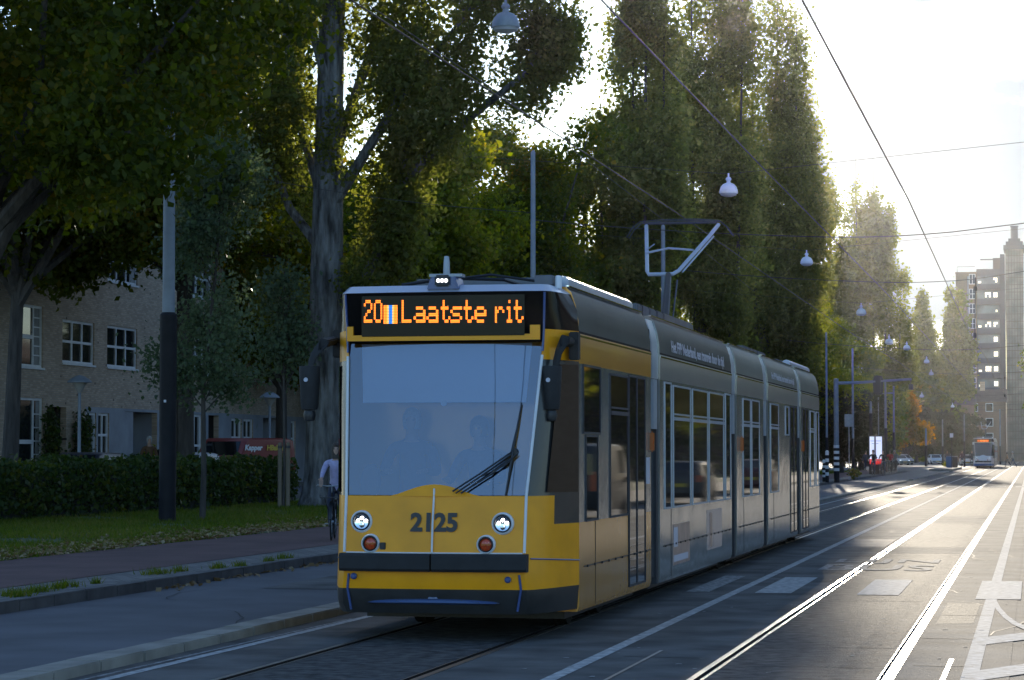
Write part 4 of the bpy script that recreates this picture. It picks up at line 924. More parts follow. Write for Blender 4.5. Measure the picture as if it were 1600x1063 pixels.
def facade(label, y0, y1, z1, wins, doors, recess, name='apartment_building', conc=1e9):
    T = thing(name, label, 'building', (FX, y0, 0))
    def loc(o): o.location = (-FX, -y0, 0); return o
    holes = [(a, c, e, f) for (a, c, e, f, *_r) in wins + doors + recess]
    ys = sorted({y0, y1} | {v for h in holes for v in h[:2]}); zs_ = sorted({0.0, z1, 3.4} | {v for h in holes for v in h[2:4]})
    b = MB(); D = .22
    for a, c in zip(ys, ys[1:]):
        for e, f in zip(zs_, zs_[1:]):
            my, mz = (a+c)/2, (e+f)/2
            if any(h[0] < my < h[1] and h[2] < mz < h[3] for h in holes): continue
            b.quad((FX,a,e),(FX,c,e),(FX,c,f),(FX,a,f), 1 if f <= 3.41 and a >= conc else 0)
    for (a, c, e, f) in holes:
        b.quad((FX,a,e),(FX-D,a,e),(FX-D,a,f),(FX,a,f)); b.quad((FX,c,e),(FX-D,c,e),(FX-D,c,f),(FX,c,f)); b.quad((FX,a,f),(FX-D,a,f),(FX-D,c,f),(FX,c,f)); b.quad((FX,a,e),(FX-D,a,e),(FX-D,c,e),(FX,c,e))
    b.quad((FX,y0,0),(FX-9,y0,0),(FX-9,y0,z1),(FX,y0,z1)); b.quad((FX,y1,0),(FX-9,y1,0),(FX-9,y1,z1),(FX,y1,z1)); b.quad((FX-9,y0,0),(FX-9,y1,0),(FX-9,y1,z1),(FX-9,y0,z1))
    loc(b.build('wall', [M['brick'], M['concrete']], T, smooth=0))
    b = MB(); b.rings([[(FX+.35,y,z1),(FX+.35,y,z1+.25),(FX-4.5,y,z1+3),(FX-9.3,y,z1+.25),(FX-9.3,y,z1)] for y in (y0-.2, y1+.2)]); loc(b.build('roof', pm('roof_tiles', (.16,.07,.045), .8, var=.3, scale=4), T, smooth=0))
    for (a, c, e, f, nx, nzr, kd) in wins:
        fr = MB(); t = .09; xf, xb = FX-.06, FX-.13
        fr.box(xb, xf, a, a+t, e, f); fr.box(xb, xf, c-t, c, e, f); fr.box(xb, xf, a+t, c-t, e, e+t); fr.box(xb, xf, a+t, c-t, f-t, f)
        ww = (c-a-2*t)
        side = .0
        if kd == 'big':
            side = ww*.24; fr.box(xb, xf, c-t-side-.07, c-t-side, e+t, f-t)
            for k in range(1, 6): zz = e+t+(f-e-2*t)*k/6; fr.box(xb+.005, xf-.005, c-t-side, c-t, zz-.02, zz+.02)
            fr.box(xb, xf+.01, a+t, c-t-side-.07, (e+f)/2-.1, (e+f)/2+.04)
            fr.box(xb+.005, xf-.005, a+(c-a)*.2, a+(c-a)*.2+.06, e+t, (e+f)/2-.1)
        else:
            for k in range(1, nx): yy = a+t+ww*k/nx; fr.box(xb+.003, xf-.003, yy-.045, yy+.045, e+t, f-t)
            for k in range(1, nzr): zz = e+t+(f-e-2*t)*k/nzr; fr.box(xb+.006, xf-.006, a+t, c-t, zz-.045, zz+.045)
        fr.box(FX-.06, FX+.06, a-.04, c+.04, e-.07, e-.005)
        w = loc(fr.build('window', M['white'], T, smooth=0))
        g = MB(); g.box(xb-.02, xb+.02, a+.02, c-.02, e+.02, f-.02); g.build('pane', M['house_glass'], w, smooth=0)
        if random.random() < .7:
            q = MB(); k = random.uniform(.12,.3); 
            for (s0, s1) in ((a+.1, a+(c-a)*k), (c-(c-a)*k, c-.1)): q = MB(); q.box(xb+.021, xb+.024, s0, s1, e+.1, f-.1); q.build('curtain', M['curtain'], w, smooth=0)
    for (a, c, e, f) in doors:
        d = MB(); d.box(FX-1.1, FX-1.05, a, c, e, f); d.box(FX-1.05, FX-1.02, a+.2, c-.2, e+.3, f-.9); o = loc(d.build('door', M['door_wood'], T, smooth=0))
        q = MB(); q.lathe([(.03,0),(.04,.05),(.001,.08)], (FX-1.02, a+.12, 1.1), 'x', 8); q.build('handle', M['steel'], o)
        r_ = MB(); r_.box(FX-1.3, FX-.225, a-.1, a-.02, e, f); r_.box(FX-1.3, FX-.225, c+.02, c+.1, e, f); r_.box(FX-1.3, FX-.225, a, c, f+.01, f+.06); loc(r_.build('porch', M['void'], T, smooth=0))
    for (a, c, e, f) in recess:
        r_ = MB(); r_.box(FX-1.4, FX-1.35, a, c, e, f); r_.box(FX-1.35, FX-.225, a-.08, a, e, f); r_.box(FX-1.35, FX-.225, c, c+.08, e, f); r_.box(FX-1.35, FX-.225, a, c, f+.01, f+.06); loc(r_.build('recess', M['concrete'], T, smooth=0))
        pl = MB(); pl.box(FX-.3, FX-.02, a+.0, a+.9, e, f-.003); loc(pl.build('pillar', M['concrete'], T, bevel=.015))
    return T
def Yf(px): return onX(px, 600, FX).y
w = []
def W1(p0, p1, z0, z1, nx=3, nz_=2, kd='std'): w.append((Yf(p0), Yf(p1), z0, z1, nx, nz_, kd))
for (p0, p1) in ((97,147),(167,214),(296,330),(355,378),(392,427),(455,478)): W1(p0, p1, 4.9, 6.42); W1(p0, p1, 8.05, 9.6)
W1(18,67,4.65,6.75,3,2,'big'); W1(18,67,7.9,9.8,3,2,'big'); W1(20,68,.7,3.62,3,2,'big')
W1(134,151,.9,3.2,1,3); W1(154,171,.9,3.2,2,3); W1(296,316,.8,3.3,2,2); W1(362,378,.9,3.2,2,3); W1(381,396,.9,3.2,2,3); W1(455,462,.9,3.2,1,3)
doors = [(Yf(74), Yf(104), .1, 3.35), (Yf(326), Yf(342), .1, 3.3)]
recess = [(Yf(196), Yf(246), .1, 3.30), (Yf(402), Yf(440), .1, 3.3)]
yA, yB = Yf(-60), 122.0
facade('brown brick terrace of flats with white multi-pane windows and grey concrete ground floor', yA, yB, 10.6, w, doors, recess, conc=Yf(131)-.1)
w2 = []
for k in range(14):
    y = 126 + k*7.6
    for z in (.9, 4.0, 7.1): w2.append((y, y+2.6, z, z+1.7, 3, 2, 'std'))
facade('second brick terrace further along, mostly hidden behind the trees over the tram', 123.5, 236, 10.4, w2, [], [])
w3 = [(-0.0 + 4 + k*7.4, 6.6 + k*7.4, z, z+1.7, 3, 2, 'std') for k in range(24) for z in (.9, 4.0, 7.1)]
rb = facade('long brick terrace on the right-hand side of the street, mirrored in the tram side', 0, 184, 10.6, w3, [], []); rb.location = (30, 236, 0); rb.rotation_euler.z = math.pi
# concrete skin of the ground floor between the openings is part of the first building
# ------------------------------------------------------------------ tower block at the end of the avenue
def tower():
    TY = 515.0; S = lambda px, py: onY(px, py, TY)
    T = thing('tower_block', 'tall brick and glass tower block with a glazed stair shaft ending the avenue', 'building', (-3.3, TY, 0))
    def loc(o): o.location = (3.3, -TY, 0); return o
    cx = -3.35; bk = brick('tower_brick', (.25,.17,.105), (.30,.21,.13), (.3,.25,.2), 'xz')
    gl = pm('tower_glass', (.12,.15,.19), .12, spec=.5, var=.3, scale=.35); bl = pm('tower_panel', (.05,.065,.095), .7, var=.15, scale=.3); lit = pm('painted_sun_window', (.5,.45,.35), .1, emit=(1,.93,.75), estr=1.1)  # bright panes emit in place of sunlight; no lamps behind them
    shaft = pm('stair_glass', (.19,.165,.135), .3, var=.25, scale=.5); dark = pm('tower_dark', (.06,.07,.085), .6)
    X = lambda d: (cx - d, cx + d)
    for sx in (-1, 1):
        b = MB(); b.box(cx+sx*11.9, cx+sx*7.75, TY, TY+14, 0, 38.6); b.box(cx+sx*12.0, cx+sx*7.7, TY-.1, TY+14.1, 38.6, 38.9); loc(b.build('wing', bk, T, smooth=0))
        b = MB(); b.box(cx+sx*7.75, cx+sx*2.0, TY+2.2, TY+13, 0, 39.6); loc(b.build('core', bl, T, smooth=0))
        b = MB(); b.box(cx+sx*2.9, cx+sx*2.0, TY-.6, TY+10, 0, 42.4); loc(b.build('buttress', bl, T, smooth=0))
        for k in range(12):
            z = 2.6 + 3.05*k
            f = MB(); x0, x1 = cx+sx*9.2, cx+sx*7.9
            f.box(x0, x1, TY-.12, TY-.02, z+.2, z+2.3); fo = loc(f.build('window', M['white'], T, smooth=0))
            g = MB()
            for (q0, q1) in ((.08,.48),(.55,.92)): g.box(x0+(x1-x0)*q0, x0+(x1-x0)*q1, TY-.15, TY-.115, z+.3, z+1.2); g.box(x0+(x1-x0)*q0, x0+(x1-x0)*q1, TY-.15, TY-.115, z+1.3, z+2.2)
            g.build('pane', dark, fo, smooth=0)
            f = MB(); f.box(cx+sx*7.7, cx+sx*3.0, TY+.6, TY+2.2, z-.9, z+.25); f.box(cx+sx*3.9, cx+sx*2.7, TY-.3, TY+.6, z-.7, z-.55); fo = loc(f.build('balcony', bl, T, smooth=0))
            g = MB(); g.box(cx+sx*7.6, cx+sx*3.1, TY+1.3, TY+1.4, z+.25, z+2.0); g.build('glazing', gl, fo, smooth=0)
            g = MB(); rr = random.Random(k*3+sx)
            if k > 1:
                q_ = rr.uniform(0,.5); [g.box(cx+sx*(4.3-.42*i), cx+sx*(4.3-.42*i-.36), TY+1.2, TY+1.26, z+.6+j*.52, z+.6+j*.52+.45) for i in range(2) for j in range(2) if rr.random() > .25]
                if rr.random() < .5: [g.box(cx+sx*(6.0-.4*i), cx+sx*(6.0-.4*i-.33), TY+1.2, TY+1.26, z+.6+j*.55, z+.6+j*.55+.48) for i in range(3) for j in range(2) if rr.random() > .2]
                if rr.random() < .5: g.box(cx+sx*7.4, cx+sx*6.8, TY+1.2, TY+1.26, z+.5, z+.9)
                g.build('sun_glow_pane', lit, fo, smooth=0)
        b = MB(); b.tube([(cx+sx*11.6,TY+.3,38.9),(cx+sx*11.6,TY+.3,40.0),(cx+sx*8,TY+.3,40.0)], .06, 5); loc(b.build('railing', dark, T)); b = MB(); b.box(cx+sx*4.4, cx+sx*2.9, TY+4, TY+8, 39.6, 42.0); b.box(cx+sx*7.0, cx+sx*4.4, TY+5, TY+6, 41.7, 41.9); loc(b.build('roof_gear', dark, T, smooth=0))
        b = MB(); b.tube([(cx+sx*9.4,TY-.3,0),(cx+sx*9.4,TY-.3,38)], .12, 6); loc(b.build('downpipe', M['steel'], T))
    b = MB(); b.box(cx-1.75, cx+1.75, TY-1.2, TY+9, 0, 43.3); s_ = loc(b.build('stair_shaft', shaft, T, smooth=0))
    g = MB()
    for k in range(29): g.box(cx-1.8, cx+1.8, TY-1.28, TY-1.205, 1.5*k, 1.5*k+.1)
    for k in range(7): g.box(cx-1.8+.575*k, cx-1.72+.575*k, TY-1.3, TY-1.205, 0, 43.3)
    g.build('glazing_bars', pm('bronze_bars', (.15,.11,.075), .6), s_, smooth=0)
    b = MB(); b.box(cx-2.2, cx+2.2, TY-1.4, TY+9.4, 43.3, 44.2); b.box(cx-1.7, cx+1.7, TY-.6, TY+8, 44.2, 45.0); b.box(cx-1.2, cx+1.2, TY+.5, TY+6, 45.0, 45.7); b.lathe([(.75,45.7),(.75,48.2),(.85,48.25),(.85,48.5),(.6,48.5)], (cx, TY+3, 0), 'z', 16); loc(b.build('crown_top', bl, T, smooth=20))
tower()
def lowhouse(label, px, Z, w_, d_, h_):
    p = at(px, Z); T = thing('brick_house', label, 'building', p)
    b = MB(); b.box(-w_/2, w_/2, 0, d_, 0, h_); b.build('wall', brick('far_brick', (.26,.16,.10), (.32,.2,.13), (.25,.2,.17), 'xz'), T, smooth=0)
    b = MB(); b.rings([[(x, -.3, h_+.002), (x, d_/2, h_+2.6), (x, d_+.3, h_+.002)] for x in (-w_/2-.3, w_/2+.3)]); r_ = b.build('roof', pm('far_roof', (.09,.07,.065), .8, var=.2, scale=1), T, smooth=0)
    for x in (-w_*.3, w_*.32): b = MB(); b.box(x-.5, x+.5, d_/2-.5, d_/2+.5, h_+1.9, h_+4.2); b.build('chimney', M['brick'], r_, smooth=0)
    for k in range(int(w_//3)):
        for z in np.arange(1.0, h_-1.8, 3.0):
            x = -w_/2+1+k*3; b = MB(); b.box(x, x+1.5, -.05, .02, z, z+1.7); o = b.build('window', M['white'], T, smooth=0); b = MB(); b.box(x+.12, x+1.38, -.08, -.052, z+.12, z+1.58); b.build('pane', M['house_glass'], o, smooth=0)
lowhouse('low brick houses with chimneys between the two distant poplars', 1470, 500, 26, 10, 12)
lowhouse('brick house behind the parked cars at the far left bend of the street', 1400, 480, 30, 10, 11)

# ------------------------------------------------------------------ street furniture
def at_h(px, Z, py): q = at(px, Z); q.z = zat(py, Z); return q
# hanging lamps
def hang_lamp(px, py, wpx, label, d=.62):
    Z = FPX*d/wpx; p = at_h(px, Z, py); t = thing('hanging_lamp', label, 'street lamp', p, 0, 'bell lamps hung over the street')
    r_ = d/2; b = MB(); b.lathe([(r_,-.02),(r_*1.02,.0),(r_*.97,.10),(r_*.85,.2),(r_*.6,.29),(r_*.25,.335),(.07,.34),(.06,.40),(.09,.43),(.10,.47),(.06,.52),(.03,.53),(.03,.66),(.001,.66)], n=24); b.build('shade', M['pole_grey'] if wpx > 30 else M['white'], t)
    b = MB(); b.lathe([(r_*.92,-.015),(r_*.85,-.08),(r_*.4,-.13),(.001,-.14)], n=20); b.build('diffuser', M['pale_metal'], t); return t
HL = [(790,38,44,'largest hanging bell lamp, high over the tram front against the poplar'),(1140,300,29,'hanging bell lamp in front of the tall hazy poplars, just above the pantograph'),(1262,411,19.5,'white bell lamp hanging against the yellow-green tree right of the tall poplars'),
      (1347,490,15.5,'bell lamp hanging in front of the twin-tipped poplar'),(1390.5,536,12.5,'left of the two small bell lamps over the street beyond the twin-tipped poplar'),(1418,545,11,'right of the two small bell lamps over the street beyond the twin-tipped poplar'),
      (1449,566,8.5,'tiny bell lamp hanging before the pair-topped distant poplar'),(1456,585,7.5,'tiny bell lamp in the bright gap between the two distant poplars'),(1441,620,7,'tiny globe-like lamp just right of the traffic light arm end'),(1489,636,6,'tiny hanging lamp in front of the columnar poplar, left of the tower'),(1468,641,5,'left one of a tiny pair of lamps hanging low at the street end'),(1476,645,5,'right one of a tiny pair of lamps hanging low at the street end')]
LP_ = [hang_lamp(*a) for a in HL]
for (px, py, w_, lab) in ((1140,300,29,'span wire carrying the bell lamp above the pantograph'),(1262,411,19.5,'span wire carrying the white bell lamp right of the tall poplars'),(1347,490,15.5,'span wire carrying the bell lamp before the twin-tipped poplar')):
    Z_ = FPX*.62/w_; c_ = at(px, Z_); c_.z = zat(py, Z_)+.64; b = MB(); b.tube([(c_.x-11, c_.y, c_.z+1.0), tuple(c_), (c_.x+19, c_.y, c_.z+1.6)], .008, 5); tag(b.build('span_wire', M['wire']), lab, 'wire')
# catenary and lamp poles
def pole(px, Z, top_y, r0, r1, label, cut=None, dark=True, X=None, base_z=.12, arm=None, cat='pole'):
    p = at(px, Z); p.z = base_z; h = zat(top_y, Z) - base_z; t = thing('street_pole', label, cat, p, 0, 'poles along the avenue')
    c = cut if cut else h*.38
    b = MB(); b.lathe([(r0,-.05),(r0,c),(r1*1.02,c+.06)], n=16); b.build('base_sleeve', M['pole_dark'] if dark else M['pole_grey'], t)
    b = MB(); b.lathe([(r1,c+.05),(r1*.8,h-.05),(r1*.82,h),(.001,h+.06)], n=14); b.build('mast', M['pole_grey'], t)
    if arm: 
        b = MB(); b.tube([(0,0,h-.05),(arm*.5,0,h+.12),(arm,0,h+.15)], .035, 6); b.box(arm-.1, arm+.5, -.12, .12, h+.08, h+.2); b.build('lamp_head', M['pole_grey'], t, bevel=.02)
    return t
bigpole = pole(262, 59, -120, .205, .15, 'big lamp pole in the grass, black below and grey above', cut=zat(492,59)-.12)
b = MB(); b.box(-.03,.03,-.215,-.208,2.85,2.91); b.build('sticker', M['sticker'], bigpole)
P1 = pole(833, 63, 236, .095, .075, 'slim grey tram wire pole standing behind the tram roof beside the lime-green trees', cut=2.8)
P2 = pole(1037, 87, 352, .12, .09, 'pale pole seen through the pantograph frame', cut=2.8)
P3 = pole(1292, 150, 520, .09, .07, 'thin pole poking above the tail of the tram', cut=2.5)
P4 = pole(1333, 178, 545, .11, .085, 'pole directly right of the traffic light pole, in front of the poplars', cut=2.6)
P5 = pole(1384, 205, 598, .13, .1, 'thicker grey pole with dark base right behind the advert display', cut=3.6)
P6 = pole(1361, 190, 628, .13, .10, 'dark-based pole at the left edge of the advert display', cut=4.6)
P7 = pole(1397, 222, 604, .13, .09, 'pole right of the advert display beside the cyclists', cut=3.4)
P8 = pole(1373, 214, 617, .07, .05, 'slim street light with a flat lamp head above the advert display', cut=3.0, dark=False, arm=.9)
P9 = pole(1447, 300, 670, .16, .12, 'distant pole left of the pale parked cars', cut=2.4)
P10 = pole(1473, 330, 656, .13, .10, 'distant pole over the parked cars', cut=2.4)
P11 = pole(1507, 290, 648, .10, .08, 'pole at the far tram stop, left of the white tram', cut=2.9)
P12 = pole(1563, 350, 640, .11, .09, 'distant pole right of the white tram in front of the tower', cut=2.5)
# wires
def wire(label, pts, r=.012, sag=0.0, n=14, cat='wire', name='overhead_wire'):
    out = []
    for a, c in zip(pts, pts[1:]):
        a, c = Vector(a), Vector(c)
        for i in range(n):
            t = i/n; v = a.lerp(c, t); v.z -= sag*4*t*(1-t); out.append(v)
    out.append(Vector(pts[-1])); b = MB(); b.tube(out, r, 5); o = b.build(name, M['wire'], smooth=60); return tag(o, label, cat)
def contact(X, z):
    ys = [3, 38, 75, 105, 135, 168, 205, 245, 290, 340, 400]; return [(X + (.07 if i % 2 else -.07), y, z) for i, y in enumerate(ys)]
wire('contact wire running above the yellow tram and through its pantograph', contact(-5.5, 5.53), .008)
wire('thick contact wire above the right-hand track, crossing the bright sky', contact(-1.9, 5.65), .010)
wire('heavier feeder cable running diagonally across the tall poplars from the top edge', [(-5.0, 3, 7.15), (-4.9, 45, 7.1), (-4.7, 82, 7.05), (-4.7, 130, 7.05), (-4.7, 190, 7.05), (-4.7, 300, 7.05)], .012)
def spanwire(Y, z0, z1, label, x0=-12.5, x1=9, r=.012):
    return wire(label, [(x0, Y, z0), (-5.5, Y, z0-.55), (-1.9, Y, z0-.5), (x1, Y, z1)], r, .06, 5)
spanwire(62, 7.75, 8.6, 'cross wire strung from the slim grey pole over the tram roof')
spanwire(87, 8.3, 9.6, 'cross wire passing through the pantograph frame and rising across the bright sky')
spanwire(128, 7.6, 8.2, 'cross wire between the white bell lamp and the twin-tipped poplar')
spanwire(178, 7.9, 8.3, 'dark cross wire in front of the twin-tipped poplar and the tower')
spanwire(222, 7.4, 8.0, 'cross wire level with the traffic light arm')
spanwire(258, 7.2, 7.6, 'pale cross wire low over the far street')
spanwire(300, 7.4, 7.7, 'lowest cross wire just above the white tram')
wire('faint cross wire from the tree trunk on the left to the slim grey pole', [tuple(at_h(360,62,268)), tuple(at_h(833,63,331))], .008, .15)
wire('span wire carrying the largest hanging bell lamp', [tuple(at_h(560,56,-60)), tuple(at_h(790,FPX*.62/44,-7)), tuple(at_h(1100,56,-60))], .008)
wire('long diagonal wire from the tree tops down past the largest bell lamp', [tuple(at_h(570,40,0)), tuple(at_h(790,60,150)), tuple(at_h(1034,100,340)), tuple(at_h(1180,150,455))], .010)
for (y, z0) in ((87, 7.85), (178, 7.45)):
    b = MB(); b.tube([(-1.9,y,z0),(-1.9,y-.6,z0-.5),(-1.9,y-1.8,5.68)], .018, 5); b.lathe([(.06,z0-.5),(.07,z0-.42),(.06,z0-.34)], (-1.9,y-.5,0), 'z', 8); b.lathe([(.05,5.66),(.06,5.75),(.05,5.84)], (-1.9,y-1.8,0), 'z', 8)
    tag(b.build('wire_hanger', M['black']), 'insulated hanger holding the right-hand contact wire %s' % ('high in the bright sky' if y < 100 else 'in front of the tower balconies'), 'wire hanger')
# traffic light gantry
Zg = 137.0; p = at(1307, Zg); p.z = .12; hg = zat(592, Zg)-.12
T = thing('traffic_light', 'grey traffic light pole with long arm and black and white striped foot', 'traffic light', p)
b = MB(); zb = .0
for k in range(10):
    z0, z1 = (0, .62) if k == 0 else (.62+.16*(k-1), .62+.16*k); b.lathe([(.155,z0),(.155,z1-.001)], n=16, m=k % 2)
b.build('striped_foot', [M['pole_dark'], M['white']], T)
b = MB(); b.lathe([(.14,2.06),(.13,hg),(.001,hg+.02)], n=14); b.build('mast', M['pole_grey'], T)
L_ = (1425-1307)/FPX*Zg; ca, sa = math.cos(YAW), math.sin(YAW)
def ar(d, z): return (d*ca, d*sa, z)
b = MB(); b.tube([ar(0,hg-.25), ar(L_*.35,hg-.2), ar(L_,hg-.02)], [.09,.075,.06], 8); b.build('arm', M['pole_grey'], T)
def sig(d, z, w_, h_, round_=True):
    g = MB(); rs = []
    for yy in (-.05, .0):
        rs.append([ar(d + w_*.5*(abs(math.cos(a))**.55)*(1 if math.cos(a) > 0 else -1), z + h_*.5*(abs(math.sin(a))**.6)*(1 if math.sin(a) > 0 else -1)) for a in np.linspace(0, 2*math.pi, 28, endpoint=False)]); rs[-1] = [(x, y+yy, zz) for x, y, zz in rs[-1]]
    g.rings(rs); o = g.build('signal_board', M['black'], T, smooth=0)
    g = MB(); c = ar(d, z); g.box(c[0]-.14, c[0]+.14, c[1]-.25, c[1]-.051, c[2]-.42, c[2]+.42); h2 = g.build('signal_head', M['black'], T, bevel=.03); h2.parent = o
sig((1373-1307)/FPX*Zg, zat(602,Zg)-.12, .58, 1.08)
g = MB(); c = ar((1424-1307)/FPX*Zg, zat(605,Zg)-.12); g.box(c[0]-.12, c[0]+.12, c[1]-.15, c[1]+.15, c[2]-.15, c[2]+.17); g.tube([c, (c[0], c[1], hg-.02)], .03, 6); g.build('signal_head', M['black'], T, bevel=.02)
def bollard(px, py, top, label, r_):
    q = gnd(px, py, .122); Z = q.dot(_f) - _O.dot(_f); h = zat(top, Z)-.122; t = thing('bollard', label, 'bollard', q, 0, 'striped posts by the traffic light'); b = MB(); n = 8
    for k in range(n): b.lathe([(r_, 0 if k == 0 else h*(.22+.78*(k-1)/(n-1))), (r_, h*(.22+.78*k/(n-1))-.001)], n=12, m=k % 2)
    b.build('post', [M['pole_dark'], M['white']], t); b = MB(); b.lathe([(r_,h),(r_*.7,h+r_*.6),(.001,h+r_*.8)], n=12); b.build('cap', M['white'], t)
bollard(1292.5, 754, 706, 'taller black and white striped post left of the traffic light pole', .10); bollard(1287.5, 753, 720, 'shorter striped post nearest the tram tail', .085)
q = gnd(1327, 750, .122); t = thing('road_sign', 'square grey sign board seen from behind on a thin post', 'sign', q); b = MB(); b.lathe([(.035,0),(.035,3.9),(.001,3.92)], n=8); b.build('post', M['steel'], t); b = MB(); b.box(-.26,.26,-.05,-.03,3.2,3.95); b.box(-.26,.26,-.03,0,3.35,3.4); b.build('sign_plate', M['steel'], t, bevel=.01)
# illuminated advert display
q = at(1368.5, 186); q.z = .12; t = thing('advert_display', 'black framed advertising display with a bright white and red poster', 'advert display', q)
b = MB(); b.box(-.52,.52,0,.25,0,.55); b.box(-.56,.56,-.02,.27,.55,2.95); b.build('case', M['black'], t, bevel=.03)
b = MB(); b.box(-.46,.46,-.035,-.022,.75,2.85); b.build('poster', pm('lit_poster', (.7,.72,.8), .3, emit=(.72,.78,1), estr=.4), t)
b = MB(); b.box(-.46,.46,-.045,-.036,.75,1.15); b.build('red_panel', pm('lit_red', (.6,.03,.03), .3, emit=(1,.05,.05), estr=.3), t)
b = MB(); b.box(-.12,.02,-.041,-.036,1.15,2.85); b.box(-.4,.4,-.041,-.036,2.5,2.53); b.box(-.3,.2,-.041,-.036,2.3,2.33); b.build('poster_print', pm('print_grey', (.2,.18,.28), .4), t)
# tram stop bits
def bin_(px, Z, c, w_, h_, label, name='waste_bin', cat='bin'):
    q = at(px, Z); q.z = .2; t = thing(name, label, cat, q); b = MB(); b.rings([[(x*k, y*k, z) for x, y in ((-w_/2,-w_/2),(w_/2,-w_/2),(w_/2,w_/2),(-w_/2,w_/2))] for z, k in ((0,.85),(.1,1),(h_*.85,1),(h_,.9))]); b.build('body', c, t, bevel=.04); b = MB(); b.box(-w_*.52,w_*.52,-w_*.52,w_*.52,h_,h_+.07); b.build('lid', M['steel'], t, bevel=.02)
bin_(1483, 256, pm('blue_bin', (.04,.12,.25), .5), .62, 1.15, 'blue waste bin at the tip of the far tram stop'); bin_(1492, 258, M['pole_dark'], .56, 1.1, 'dark waste bin beside the blue bin at the far tram stop')
q = at(1487, 254); q.z = .2; t = thing('stop_sign_post', 'thin post with a white square sign above the far tram stop bins', 'sign', q); b = MB(); b.lathe([(.04,0),(.04,3.5),(.001,3.52)], n=8); b.build('post', M['pole_dark'], t); b = MB(); b.box(-.18,.18,-.06,-.04,3.1,3.55); b.build('sign_plate', M['white'], t)
# mushroom lamps by the houses
def mush(px, Z, top, label):
    q = at(px, Z); q.z = .30; h = zat(top, Z)-.30; t = thing('path_lamp', label, 'street lamp', q, 0, 'mushroom lamps by the flats'); b = MB(); b.lathe([(.09,0),(.08,1.2),(.06,1.25),(.05,h-.55)], n=12); b.build('post', M['pole_grey'], t)
    b = MB(); b.lathe([(.06,h-.58),(.22,h-.30),(.25,h-.24)], n=18); b.build('lamp_glass', pm('lamp_glass', (.35,.33,.30), .3), t); b = MB(); b.lathe([(.40,h-.25),(.40,h-.22),(.30,h-.13),(.15,h-.04),(.001,h)], n=20); b.build('hood', M['pole_grey'], t)
mush(123.5, 80, 586, 'greenish mushroom lamp in front of the brick facade near the door recess'); mush(421, 97, 612, 'mushroom lamp further off, above the dark red van')
# stakes
for px, lab in ((437.5,'pale wooden stake on the left of the thin sapling'),(450,'weathered wooden stake on the right of the thin sapling')):
    q = at(px, 74); q.z = .1; b = MB(); b.lathe([(.07,-.1),(.068,1.9),(.055,1.97),(.001,1.98)], n=10); t = thing('wooden_stake', lab, 'stake', q, 0, 'stakes of the sapling'); b.build('post', M['wood'], t); b = MB(); b.lathe([(.075,1.80),(.078,1.84),(.075,1.88)], n=10); b.build('strap', M['black'], t)

